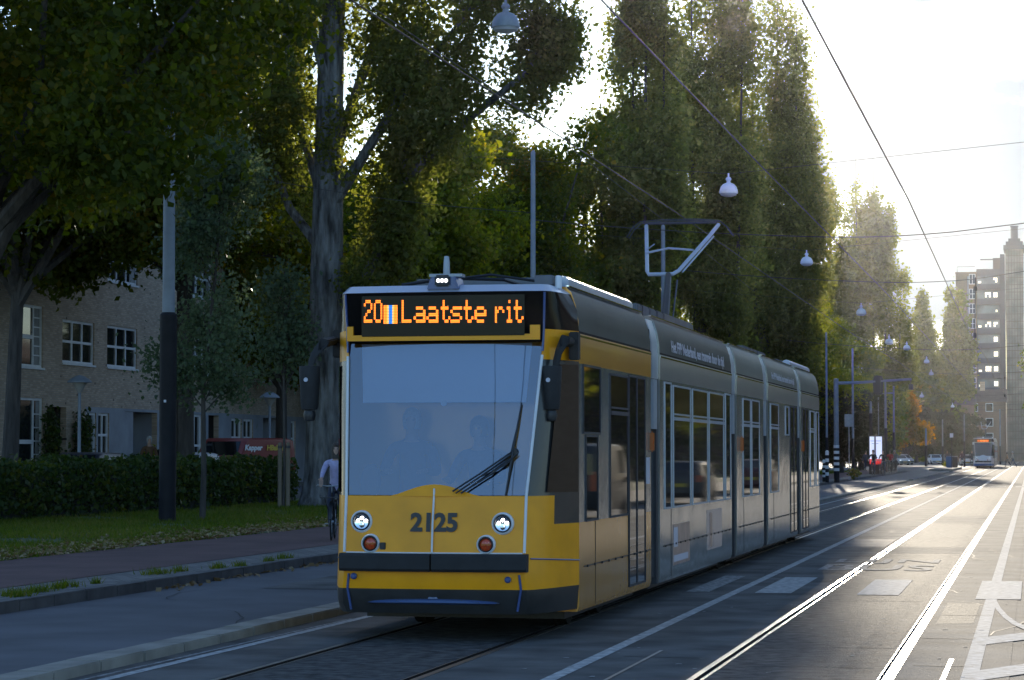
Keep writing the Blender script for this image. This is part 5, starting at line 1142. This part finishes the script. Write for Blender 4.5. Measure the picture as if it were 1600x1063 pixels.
# ------------------------------------------------------------------ vehicles
M['tyre'] = M['rubber']; M['car_glass'] = M['darkglass']; M['lens'] = pm('lamp_lens', (.5,.5,.52), .1, coat=.5); M['plate'] = pm('yellow_plate', (.55,.38,.02), .5)
M['lit_lens'] = pm('lit_lamp', (.8,.8,.8), .2, emit=(.9,.95,1), estr=4)
def paint(name, c): return pm(name, c, .42, coat=.15, spec=.3)
def car(label, loc, rotz, col, kind='hatch', lights=False, text=None, name='parked_car', cat='car', group=None):
    t = thing(name, label, cat, loc, rotz, group)      # front towards local -y
    if kind == 'van': st = [(-2.45,.35,.75,.80,.78),(-2.40,.30,.95,1.0,.9),(-1.75,.25,1.1,1.15,.97),(-1.1,.25,1.15,1.88,.98),(-.9,.25,1.15,2.0,.98),(2.1,.25,1.15,2.02,.98),(2.42,.3,1.15,1.95,.97),(2.48,.4,1.1,1.7,.95)]
    elif kind == 'estate': st = [(-2.1,.4,.6,.62,.7),(-2.05,.3,.72,.76,.82),(-1.15,.22,.88,.93,.87),(-.45,.22,.92,1.40,.88),(-.1,.22,.92,1.48,.88),(1.5,.22,.94,1.46,.88),(2.0,.3,.94,1.1,.86),(2.08,.4,.9,.98,.82)]
    else: st = [(-1.95,.4,.62,.64,.7),(-1.9,.3,.74,.78,.8),(-1.1,.22,.9,.94,.85),(-.4,.22,.93,1.40,.86),(0,.22,.93,1.48,.86),(1.2,.22,.95,1.45,.86),(1.8,.3,.95,1.05,.84),(1.9,.4,.9,.94,.8)]
    rs = []
    for (y, zb, zm, zt, w_) in st:
        k = .80 if zt-zm > .3 else .93; kk = .9 if kind == 'van' else k
        rs.append([(w_*.9,y,zb),(w_,y,(zb+zm)/2),(w_,y,zm),(w_*kk,y,zt-.05),(w_*kk*.85,y,zt),(-w_*kk*.85,y,zt),(-w_*kk,y,zt-.05),(-w_,y,zm),(-w_,y,(zb+zm)/2),(-w_*.9,y,zb)])
    b = MB(); b.rings(rs); body = b.build('body', col, t, smooth=35)
    # glass: windscreen, rear and side panes lie a few mm proud of the body
    def pane(nm, pts):
        g = MB(); g.poly(pts); g.build(nm, M['car_glass'], t, smooth=0)
    def sidept(y, f, sx):
        for a, c in zip(st, st[1:]):
            if a[0] <= y <= c[0]:
                u = (y-a[0])/(c[0]-a[0]); zm = a[2]+(c[2]-a[2])*u; zt = a[3]+(c[3]-a[3])*u; w_ = a[4]+(c[4]-a[4])*u
                k = .9 if kind == 'van' else (.80 if zt-zm > .3 else .93); return (sx*(w_ + (w_*k-w_)*f + .006), y, zm+.03+(zt-.05-zm-.03)*f)
    spans = () if label.startswith('dark red') else ((-.95,-.15),) if kind == 'van' else ((-.55,.35),(.42,1.35))
    for sx in (-1, 1):
        for a, c in spans: pane('side_window', [sidept(a,.06,sx), sidept(c,.06,sx), sidept(c,.86,sx), sidept(max(a,a+.12 if kind=='van' else -.38),.86,sx)])
    i0 = 2; a, c = st[i0], st[i0+1]; up = lambda q, w_: (w_*.80, q[0]-.012, q[3]-.04)
    pane('windscreen', [(a[4]*.82,a[0]+.03,a[3]+.02),(-a[4]*.82,a[0]+.03,a[3]+.02),(-c[4]*.68,c[0]-.03,c[3]+.0),(c[4]*.68,c[0]-.03,c[3]+.0)])
    e = st[-2]
    if kind != 'van': f_ = st[-3]; pane('rear_window', [(e[4]*.75,e[0]-.05,e[3]+.03),(-e[4]*.75,e[0]-.05,e[3]+.03),(-f_[4]*.66,f_[0]+.08,f_[3]-.02),(f_[4]*.66,f_[0]+.08,f_[3]-.02)])
    else: pane('rear_window', [(.7,2.50,1.2),(-.7,2.50,1.2),(-.65,2.49,1.75),(.65,2.49,1.75)])
    yf, yr = st[1][0], st[-1][0]
    wb = (-1.55, 1.5) if kind == 'van' else (-1.2, 1.25)
    for y in wb:
        for sx in (-1, 1):
            g = MB(); x = sx*(st[3][4]-.1); g.lathe([(.2,-.1),(.31,-.1),(.325,-.05),(.325,.05),(.31,.1),(.2,.1)], (x, y, .325), 'x', 18); wo = g.build('wheel', M['tyre'], t); g = MB(); g.lathe([(.001,.085*sx),(.18,.105*sx),(.21,.09*sx)], (x, y, .325), 'x', 14); g.build('rim', M['steel'], wo)
    for sx in (-1, 1):
        g = MB(); g.box(sx*.45, sx*.76, yf-.03, yf+.12, .58 if kind != 'van' else .72, .74 if kind != 'van' else .9); g.build('headlight', M['lit_lens'] if lights else M['lens'], t, bevel=.03)
        g = MB(); g.box(sx*.6, sx*.8, yr-.12, yr+.015, .75, 1.0 if kind != 'van' else 1.3); g.build('tail_light', M['lamp_red'], t, bevel=.02)
        g = MB(); g.box(sx*.9, sx*1.08, -.75 if kind != 'van' else -1.1, -.62 if kind != 'van' else -.97, .98, 1.12); g.build('wing_mirror', M['black'], t, bevel=.03)
    g = MB(); g.box(-.75,.75, st[0][0]-.04, st[0][0]+.05, .36, .52); g.build('bumper', M['black'], t, bevel=.03)
    g = MB(); g.box(-.26,.26, yr+.004, yr+.03, .6, .72); g.build('number_plate', M['plate'], t); g = MB(); g.box(-.26,.26, st[0][0]-.06, st[0][0]-.042, .40, .50); g.build('number_plate', M['plate'], t)
    return t
vy0, vy1 = onX(350,700,-28.2).y, onX(466,700,-28.2).y
van = car('dark red delivery van with Kapper lettering parked behind the hedge', (-28.9, (vy0+vy1)/2-.6, .30), -.12, paint('dark_red_paint', (.20,.010,.010)), 'van', name='delivery_van', cat='van', group=None)
van.scale = (1, 1.2, 1.0)
fm = frame_m((.955, -1.35, 1.56), (0,1,0), (-.05,0,1))
text_obj('van_lettering', 'Kapper', .27, M['white'], fm, van, bold=.012, align='LEFT', shear=.2, width=1.3)
text_obj('van_lettering', 'HBakker', .27, pm('yellow_lettering', (.55,.38,.02), .5), frame_m((.955, .25, 1.56), (0,1,0), (-.08,0,1)), van, bold=.012, align='LEFT', shear=.2, width=1.5)
car('dark estate car whose roof shows over the hedge in front of the flats', (-28.6, onX(130,710,-28.6).y, .30), 0, paint('dark_blue_paint', (.02,.023,.035)), 'estate')
car('silver hatchback glimpsed between the young tree and the dark red van', (-28.6, onX(308,710,-28.6).y-1, .30), 0, paint('silver_paint', (.42,.43,.45)), 'hatch')
car('white car nearest in the row parked across the far street', tuple(at(1461, 372, -.012)), YAW, paint('white_car_paint', (.66,.68,.72)), 'estate')
car('grey-green car right behind the white car across the far street', tuple(at(1479, 384, -.012)), YAW+.2, paint('grey_car_paint', (.28,.33,.33)), 'hatch')
car('pale car with lit headlights left of the white tram', tuple(at(1510, 330, -.012)), YAW-.1, paint('pale_car_paint', (.6,.6,.58)), 'hatch', True)
car('silver car with a lit lamp behind the cyclists', tuple(at(1405, 345, -.012)), YAW+.25, paint('silver_car_paint', (.45,.47,.5)), 'hatch', True)
car('grey hatchback at the end of the row behind the cyclists', tuple(at(1412, 362, -.012)), YAW+.25, paint('mid_grey_paint', (.3,.31,.33)), 'hatch')
car('black van mirrored in the tram doors, parked across the street', (3.35, 66, -.008), math.pi, paint('black_paint', (.012,.012,.014)), 'van', name='parked_van', cat='van')
car('dark hatchback mirrored in the second tram section', (3.3, 86, -.008), math.pi, paint('dark_grey_paint', (.03,.03,.034)), 'estate')
car('maroon car mirrored in the short middle tram section', (3.3, 108, -.008), math.pi, paint('maroon_paint', (.09,.015,.018)), 'hatch')

# ------------------------------------------------------------------ people
def person(label, loc, rotz, pose, top, legs, hair='hair', hscale=1.0, long_hair=False):
    """one continuous body grown from a skeleton, facing local -y"""
    J, E, RAD = [], [], []; idx = {}
    def j(nm, p, r_, par=None):
        idx[nm] = len(J); J.append(Vector(p)); RAD.append(r_ if hasattr(r_, '__len__') else (r_, r_))
        if par: E.append((idx[par], idx[nm]))
    P_ = dict(pose); hip = P_.get('hip', .95); lean = P_.get('lean', 0.0)     # lean: how far the shoulders are ahead of the hips
    j('pelvis', (0,0,hip), (.155,.115)); j('waist', (0,-lean*.35,hip+.17), (.135,.10), 'pelvis'); j('chest', (0,-lean*.75,hip+.36), (.165,.115), 'waist'); j('collar', (0,-lean*.98,hip+.49), (.11,.085), 'chest')
    j('neck', (0,-lean*1.05-.01,hip+.57), .056, 'collar'); j('jaw', (0,-lean*1.08-.035,hip+.655), (.068,.080), 'neck'); j('brow', (0,-lean*1.08-.025,hip+.745), (.078,.098), 'jaw'); j('crown', (0,-lean*1.08-.01,hip+.81), (.055,.065), 'brow')
    for s, sn in ((-1,'l'),(1,'r')):
        sh = Vector((s*.19, -lean, hip+.46)); j('sho'+sn, sh, .068, 'collar')
        el, wr = [Vector(q) for q in P_['arm'+sn]]; el = sh + el; wr = el + wr
        j('elb'+sn, el, .047, 'sho'+sn); j('wri'+sn, wr, .030, 'elb'+sn); d = (wr-el).normalized(); u = Vector((0,0,1)).cross(d); u = u.normalized() if u.length > .1 else Vector((0,1,0))
        pal = wr + d*.055; j('pal'+sn, pal, (.030,.020), 'wri'+sn); dn = d.cross(u).normalized(); curl = P_.get('curl', .25)
        for k, (o_, ln) in enumerate(((-.030,.062),(-.010,.072),(.010,.068),(.029,.052))):
            b0 = pal + d*.038 + u*o_; j('f%d%s' % (k, sn), b0, .0095, 'pal'+sn); b1 = b0 + d*ln*.55 - dn*ln*curl*s*0 + Vector((0,0,-ln*curl)); j('g%d%s' % (k, sn), b1, .0085, 'f%d%s' % (k, sn)); j('h%d%s' % (k, sn), b1 + d*ln*.35 + Vector((0,0,-ln*curl*1.3)), .007, 'g%d%s' % (k, sn))
        j('t0'+sn, wr + d*.03 - u*.035, .011, 'pal'+sn); j('t1'+sn, wr + d*.072 - u*.058, .0085, 't0'+sn)
        kn, an = [Vector(q) for q in P_['leg'+sn]]; hj = Vector((s*.095, 0, hip-.05)); kn = hj + kn; an = kn + an
        j('hip'+sn, hj, .095, 'pelvis'); j('kne'+sn, kn, .062, 'hip'+sn); j('ank'+sn, an, .043, 'kne'+sn); td = P_.get('toe'+sn, (0,-.17,-.045)); j('toe'+sn, an + Vector(td), (.040,.030), 'ank'+sn)
    me = bpy.data.meshes.new('person'); me.from_pydata([tuple(v) for v in J], E, []); o = bpy.data.objects.new('person', me); C.objects.link(o)
    sk = o.modifiers.new('s', 'SKIN'); sk.use_smooth_shade = True
    for i, v in enumerate(me.skin_vertices[0].data): v.radius = RAD[i]; v.use_root = (i == 0)
    sk.branch_smoothing = .3; su = o.modifiers.new('u', 'SUBSURF'); su.levels = 1; su.render_levels = 1
    bpy.context.view_layer.update(); m2 = bpy.data.meshes.new_from_object(o.evaluated_get(bpy.context.evaluated_depsgraph_get()))
    o.modifiers.clear(); o.data = m2; bpy.data.meshes.remove(me)
    hz = J[idx['jaw']].z - .06
    grp = []
    for a, c in E:
        na = [k for k, v in idx.items() if v == c][0]
        g = 1
        if na in ('jaw','brow','crown') or na[:3] == 'pal' or na[0] in 'fgh' and na[1].isdigit() or na[:2] in ('t0','t1'): g = 0
        elif na == 'neck': g = 0
        elif na[:3] in ('hip','kne','ank'): g = 2
        elif na[:3] == 'toe': g = 3
        grp.append((J[a], J[c], g))
    # nose and brow: push the face forward a little
    hc = J[idx['brow']]
    for v in m2.vertices:
        r_ = v.co - Vector((hc.x, hc.y-.10, hc.z-.035)); 
        if r_.length < .04: v.co.y -= .022*(1-r_.length/.04)
    m2.materials.clear()
    for m in (M['skin'], top, legs, M['shoe']): m2.materials.append(m)
    for f in m2.polygons:
        c = f.center; best = 9; gi = 1
        for a, e, g in grp:
            d = e-a; t = max(0, min(1, (c-a).dot(d)/max(d.length_squared,1e-9))); q = (c-(a+d*t)).length
            if q < best: best, gi = q, g
        f.material_index = gi; f.use_smooth = True
    o.location = loc; o.rotation_euler.z = rotz; o.scale = (hscale,)*3; tag(o, label, 'person')
    hb = MB(); c = J[idx['brow']]; n = 14; rs = []
    for k, (zz, rr) in enumerate(((.115,.01),(.10,.055),(.06,.092),(.01,.106),(-.05,.104),(-.10 if not long_hair else -.2,.09))):
        rs.append([(c.x + rr*math.cos(a)*.88, c.y + .014 + max(-.075 if zz < .045 else -.2, rr*math.sin(a)*1.12), c.z + zz) for a in [2*math.pi*q/n for q in range(n)]])
    hb.rings(rs); h = hb.build('hair', M[hair], None, smooth=60); h.parent = o
    e_ = MB()
    for s in (-1, 1): e_.lathe([(.001,-.012),(.011,-.004),(.011,.004)], (s*.033, J[idx['brow']].y-.098, J[idx['brow']].z-.012), 'y', 8)
    eo = e_.build('eyes', M['shoe'], None); eo.parent = o
    return o
ST = dict(arml=((-.07,.02,-.28),(.02,-.06,-.25)), armr=((.07,.02,-.28),(-.02,-.06,-.25)), legl=((-.01,-.01,-.42),(0,.02,-.41)), legr=((.01,-.01,-.42),(0,.02,-.41)))
WK = dict(arml=((-.05,.12,-.26),(.0,-.02,-.25)), armr=((.05,-.12,-.26),(0,-.14,-.21)), legl=((-.0,-.20,-.38),(0,-.02,-.42)), legr=((0,.16,-.40),(0,.26,-.33)), toer=(0,-.13,-.1), lean=.06)
SIT = dict(arml=((-.08,-.12,-.24),(.08,-.24,.02)), armr=((.08,-.12,-.24),(-.08,-.24,.02)), legl=((-.05,-.42,.03),(0,-.04,-.42)), legr=((.05,-.42,.03),(0,-.04,-.42)), lean=.06, hip=.5)
CY = dict(arml=((-.06,-.20,-.20),(.0,-.24,-.08)), armr=((.06,-.20,-.20),(0,-.24,-.08)), legl=((-.01,-.36,-.22),(0,.12,-.40)), legr=((.01,-.24,-.35),(0,.08,-.42)), lean=.14, hip=.98, curl=.7)
cl = lambda n, c: pm(n, c, .85, var=.15, scale=14, obj=True)
white_shirt = cl('pale_shirt', (.085,.10,.14)); navy = cl('navy_trousers', (.02,.025,.045)); jean = cl('jeans', (.04,.06,.11)); black_c = cl('black_coat', (.018,.018,.02)); brown_j = cl('brown_jacket', (.11,.055,.025)); lilac = cl('lilac_shirt', (.42,.38,.55)); green_c = cl('grey_green_coat', (.12,.14,.12)); red_c = cl('red_coat', (.45,.04,.03)); tan_c = cl('tan_coat', (.34,.2,.11)); beige_c = cl('beige_coat', (.4,.36,.3))
person('driver in a pale shirt looking down behind the tram windscreen, left seat', (-5.92, 23.36, .86), .1, SIT, white_shirt, navy, 'hair_grey')
person('companion in a pale shirt seated in the middle behind the tram windscreen', (-5.24, 23.42, .78), -.15, SIT, white_shirt, navy)
person('man in a brown jacket standing behind the hedge beside the lamp pole', tuple(Vector(at(233, 84, .42))), .5, ST, brown_j, jean, 'hair_grey', 1.06)
person('second person half hidden by the lamp pole behind the hedge, in dark clothes', tuple(Vector(at(253, 84.5, .42))), -.6, ST, black_c, jean)
def bicycle(label, loc, rotz):
    t = thing('bicycle', label, 'bicycle', loc, rotz)     # front towards local -y
    for y in (-.53, .53):
        g = MB(); R_ = .335; n = 28; rs = []
        for k in range(n+1):
            a = 2*math.pi*k/n; rs.append([(.017*math.cos(q), y+(R_+.017*math.sin(q))*math.cos(a), R_+.02+(R_+.017*math.sin(q))*math.sin(a)) for q in [2*math.pi*i/6 for i in range(6)]])
        g.rings(rs, cap=False); w_ = g.build('wheel', M['rubber'], t, smooth=60)
        g = MB()
        for k in range(18): a = 2*math.pi*k/18; g.tube([(.012*(-1)**k,y,R_+.02),(0,y+.325*math.cos(a),R_+.02+.325*math.sin(a))], .0022, 4)
        g.lathe([(.03,-.04),(.03,.04)], (0,y,R_+.02), 'x', 10); g.build('spokes', M['steel'], w_)
        g = MB(); g.rings([[(x, y+.385*math.cos(a), .355+.385*math.sin(a)) for x in (-.028,.028)] + [(x, y+.379*math.cos(a), .355+.379*math.sin(a)) for x in (.028,-.028)] for a in np.linspace(.3, math.pi*.95, 12)]); g.build('mudguard', M['black'], t, smooth=60)
    g = MB(); fr = M['black']
    for a, c, r_ in (((0,-.42,.92),(0,-.36,.72),.018),((0,-.36,.72),(0,-.53,.355),.014),((0,-.38,.78),(0,.1,.3),.018),((0,-.37,.66),(0,.08,.34),.016),((0,.1,.3),(0,.24,.88),.016),((0,.1,.3),(0,.53,.355),.012),((0,.2,.72),(0,.53,.355),.010)): g.tube([a, c], r_, 7)
    g.build('frame', fr, t)
    g = MB(); g.tube([(-.30,-.22,1.02),(-.27,-.38,1.04),(-.1,-.44,1.02),(.1,-.44,1.02),(.27,-.38,1.04),(.30,-.22,1.02)], .012, 7); g.tube([(0,-.42,.9),(0,-.44,1.02)], .014, 7); g.build('handlebar', M['steel'], t)
    g = MB(); g.rings([[(-.03,.08,.94),(.03,.08,.94),(.03,.08,.9),(-.03,.08,.9)],[(-.09,.28,.96),(.09,.28,.96),(.09,.28,.9),(-.09,.28,.9)],[(-.08,.36,.97),(.08,.36,.97),(.08,.36,.91),(-.08,.36,.91)]]); g.build('saddle', M['black'], t, bevel=.015)
    g = MB(); g.box(-.2,.2,-.78,-.50,.80,.815); 
    for x in (-.2,.2): g.tube([(x,-.78,.81),(x,-.78,.86),(x,-.5,.86)], .008, 5)
    g.tube([(-.12,-.7,.8),(0,-.53,.36)], .008, 5); g.tube([(.12,-.7,.8),(0,-.53,.36)], .008, 5); g.build('front_rack', M['black'], t)
    g = MB(); g.tube([(-.17,.1,.30),(-.02,.1,.3)], .01, 5); g.tube([(.02,.1,.3),(.17,.1,.3)], .01, 5); g.lathe([(.09,-.01),(.09,.01)], (.04,.1,.3), 'x', 16); g.build('crank', M['steel'], t)
    g = MB(); g.box(-.09,.09,.42,.8,.74,.755); g.build('rear_rack', M['black'], t)
    return t
def rider(lp, lb, px, Z, rz, top, legs, hair='hair', z=.13, lh=False):
    p = at(px, Z, z); bicycle(lb, p, rz); person(lp, (p.x + math.sin(-rz)*-.02, p.y+.22*math.cos(rz), z), rz, CY, top, legs, hair, 1.0, lh)
rider('cyclist in a lilac shirt half hidden by the left edge of the tram', 'black city bicycle half hidden by the left edge of the tram', 521, 46.5, .22, lilac, navy, lh=True)
rider('first cyclist on the far path, in dark clothes in front of the advert display', 'leftmost bicycle of the far riders, in front of the advert display', 1364.5, 178, -.1, black_c, jean)
rider('cyclist in a black coat right of the advert display', 'bicycle of the cyclist in the black coat right of the advert display', 1380, 174, -.05, black_c, jean)
rider('cyclist in the navy jacket close beside the rider in the black coat', 'bicycle close beside the rider in the black coat', 1376, 186, -.08, cl('navy_jacket', (.025,.03,.06)), jean)
rider('cyclist in a red and black outfit on the sunlit path', 'bicycle of the rider in red and black on the sunlit path', 1391, 190, -.1, red_c, black_c)
rider('rider in a grey-green coat with a light helmet behind the red one', 'bicycle of the rider in the grey-green coat', 1398, 200, -.12, green_c, black_c, 'hair_grey')
person('pedestrian in a tan coat walking right of the white tram', tuple(at(1574.5, 290, 0)), -1.5, WK, tan_c, black_c)
person('pedestrian in a beige coat striding right of the tan-coated one', tuple(at(1583, 288, 0)), -1.6, WK, beige_c, jean, 'hair_grey', 1.06)
person('waiting passenger in black on the far stop, next to the white tram', tuple(at(1518.5, 268, .2)), .2, ST, black_c, navy)
person('waiting passenger in a dark coat beside the pole on the far stop', tuple(at(1503, 266, .2)), .4, ST, cl('dark_plum', (.06,.02,.03)), navy)
person('person in dark clothes standing behind the far tram stop bins', tuple(at(1480, 262, .2)), .1, ST, cl('dark_brown', (.05,.035,.025)), navy)
person('walker in a dark coat on the lawn path left of the advert display', tuple(at(1352, 215, .12)), .6, WK, cl('slate_coat', (.05,.06,.09)), navy)

# ------------------------------------------------------------------ the air
HAZE = .000035
b = MB(); b.box(-420, 300, -60, 640, -8, 56); hz_ = b.build('haze', None, smooth=0); hz_.data.materials.clear()
hm = bpy.data.materials.new('haze'); hm.use_nodes = True; hn = hm.node_tree.nodes; hn.remove(hn['Principled BSDF'])
pv = hn.new('ShaderNodeVolumePrincipled'); pv.inputs['Density'].default_value = HAZE; pv.inputs['Color'].default_value = (.93,.95,1,1); pv.inputs['Anisotropy'].default_value = .9  # thin haze whose forward scatter also imitates lens glare around the sun
hm.node_tree.links.new(pv.outputs[0], hn['Material Output'].inputs['Volume']); hz_.data.materials.append(hm); tag(hz_, kind='stuff')
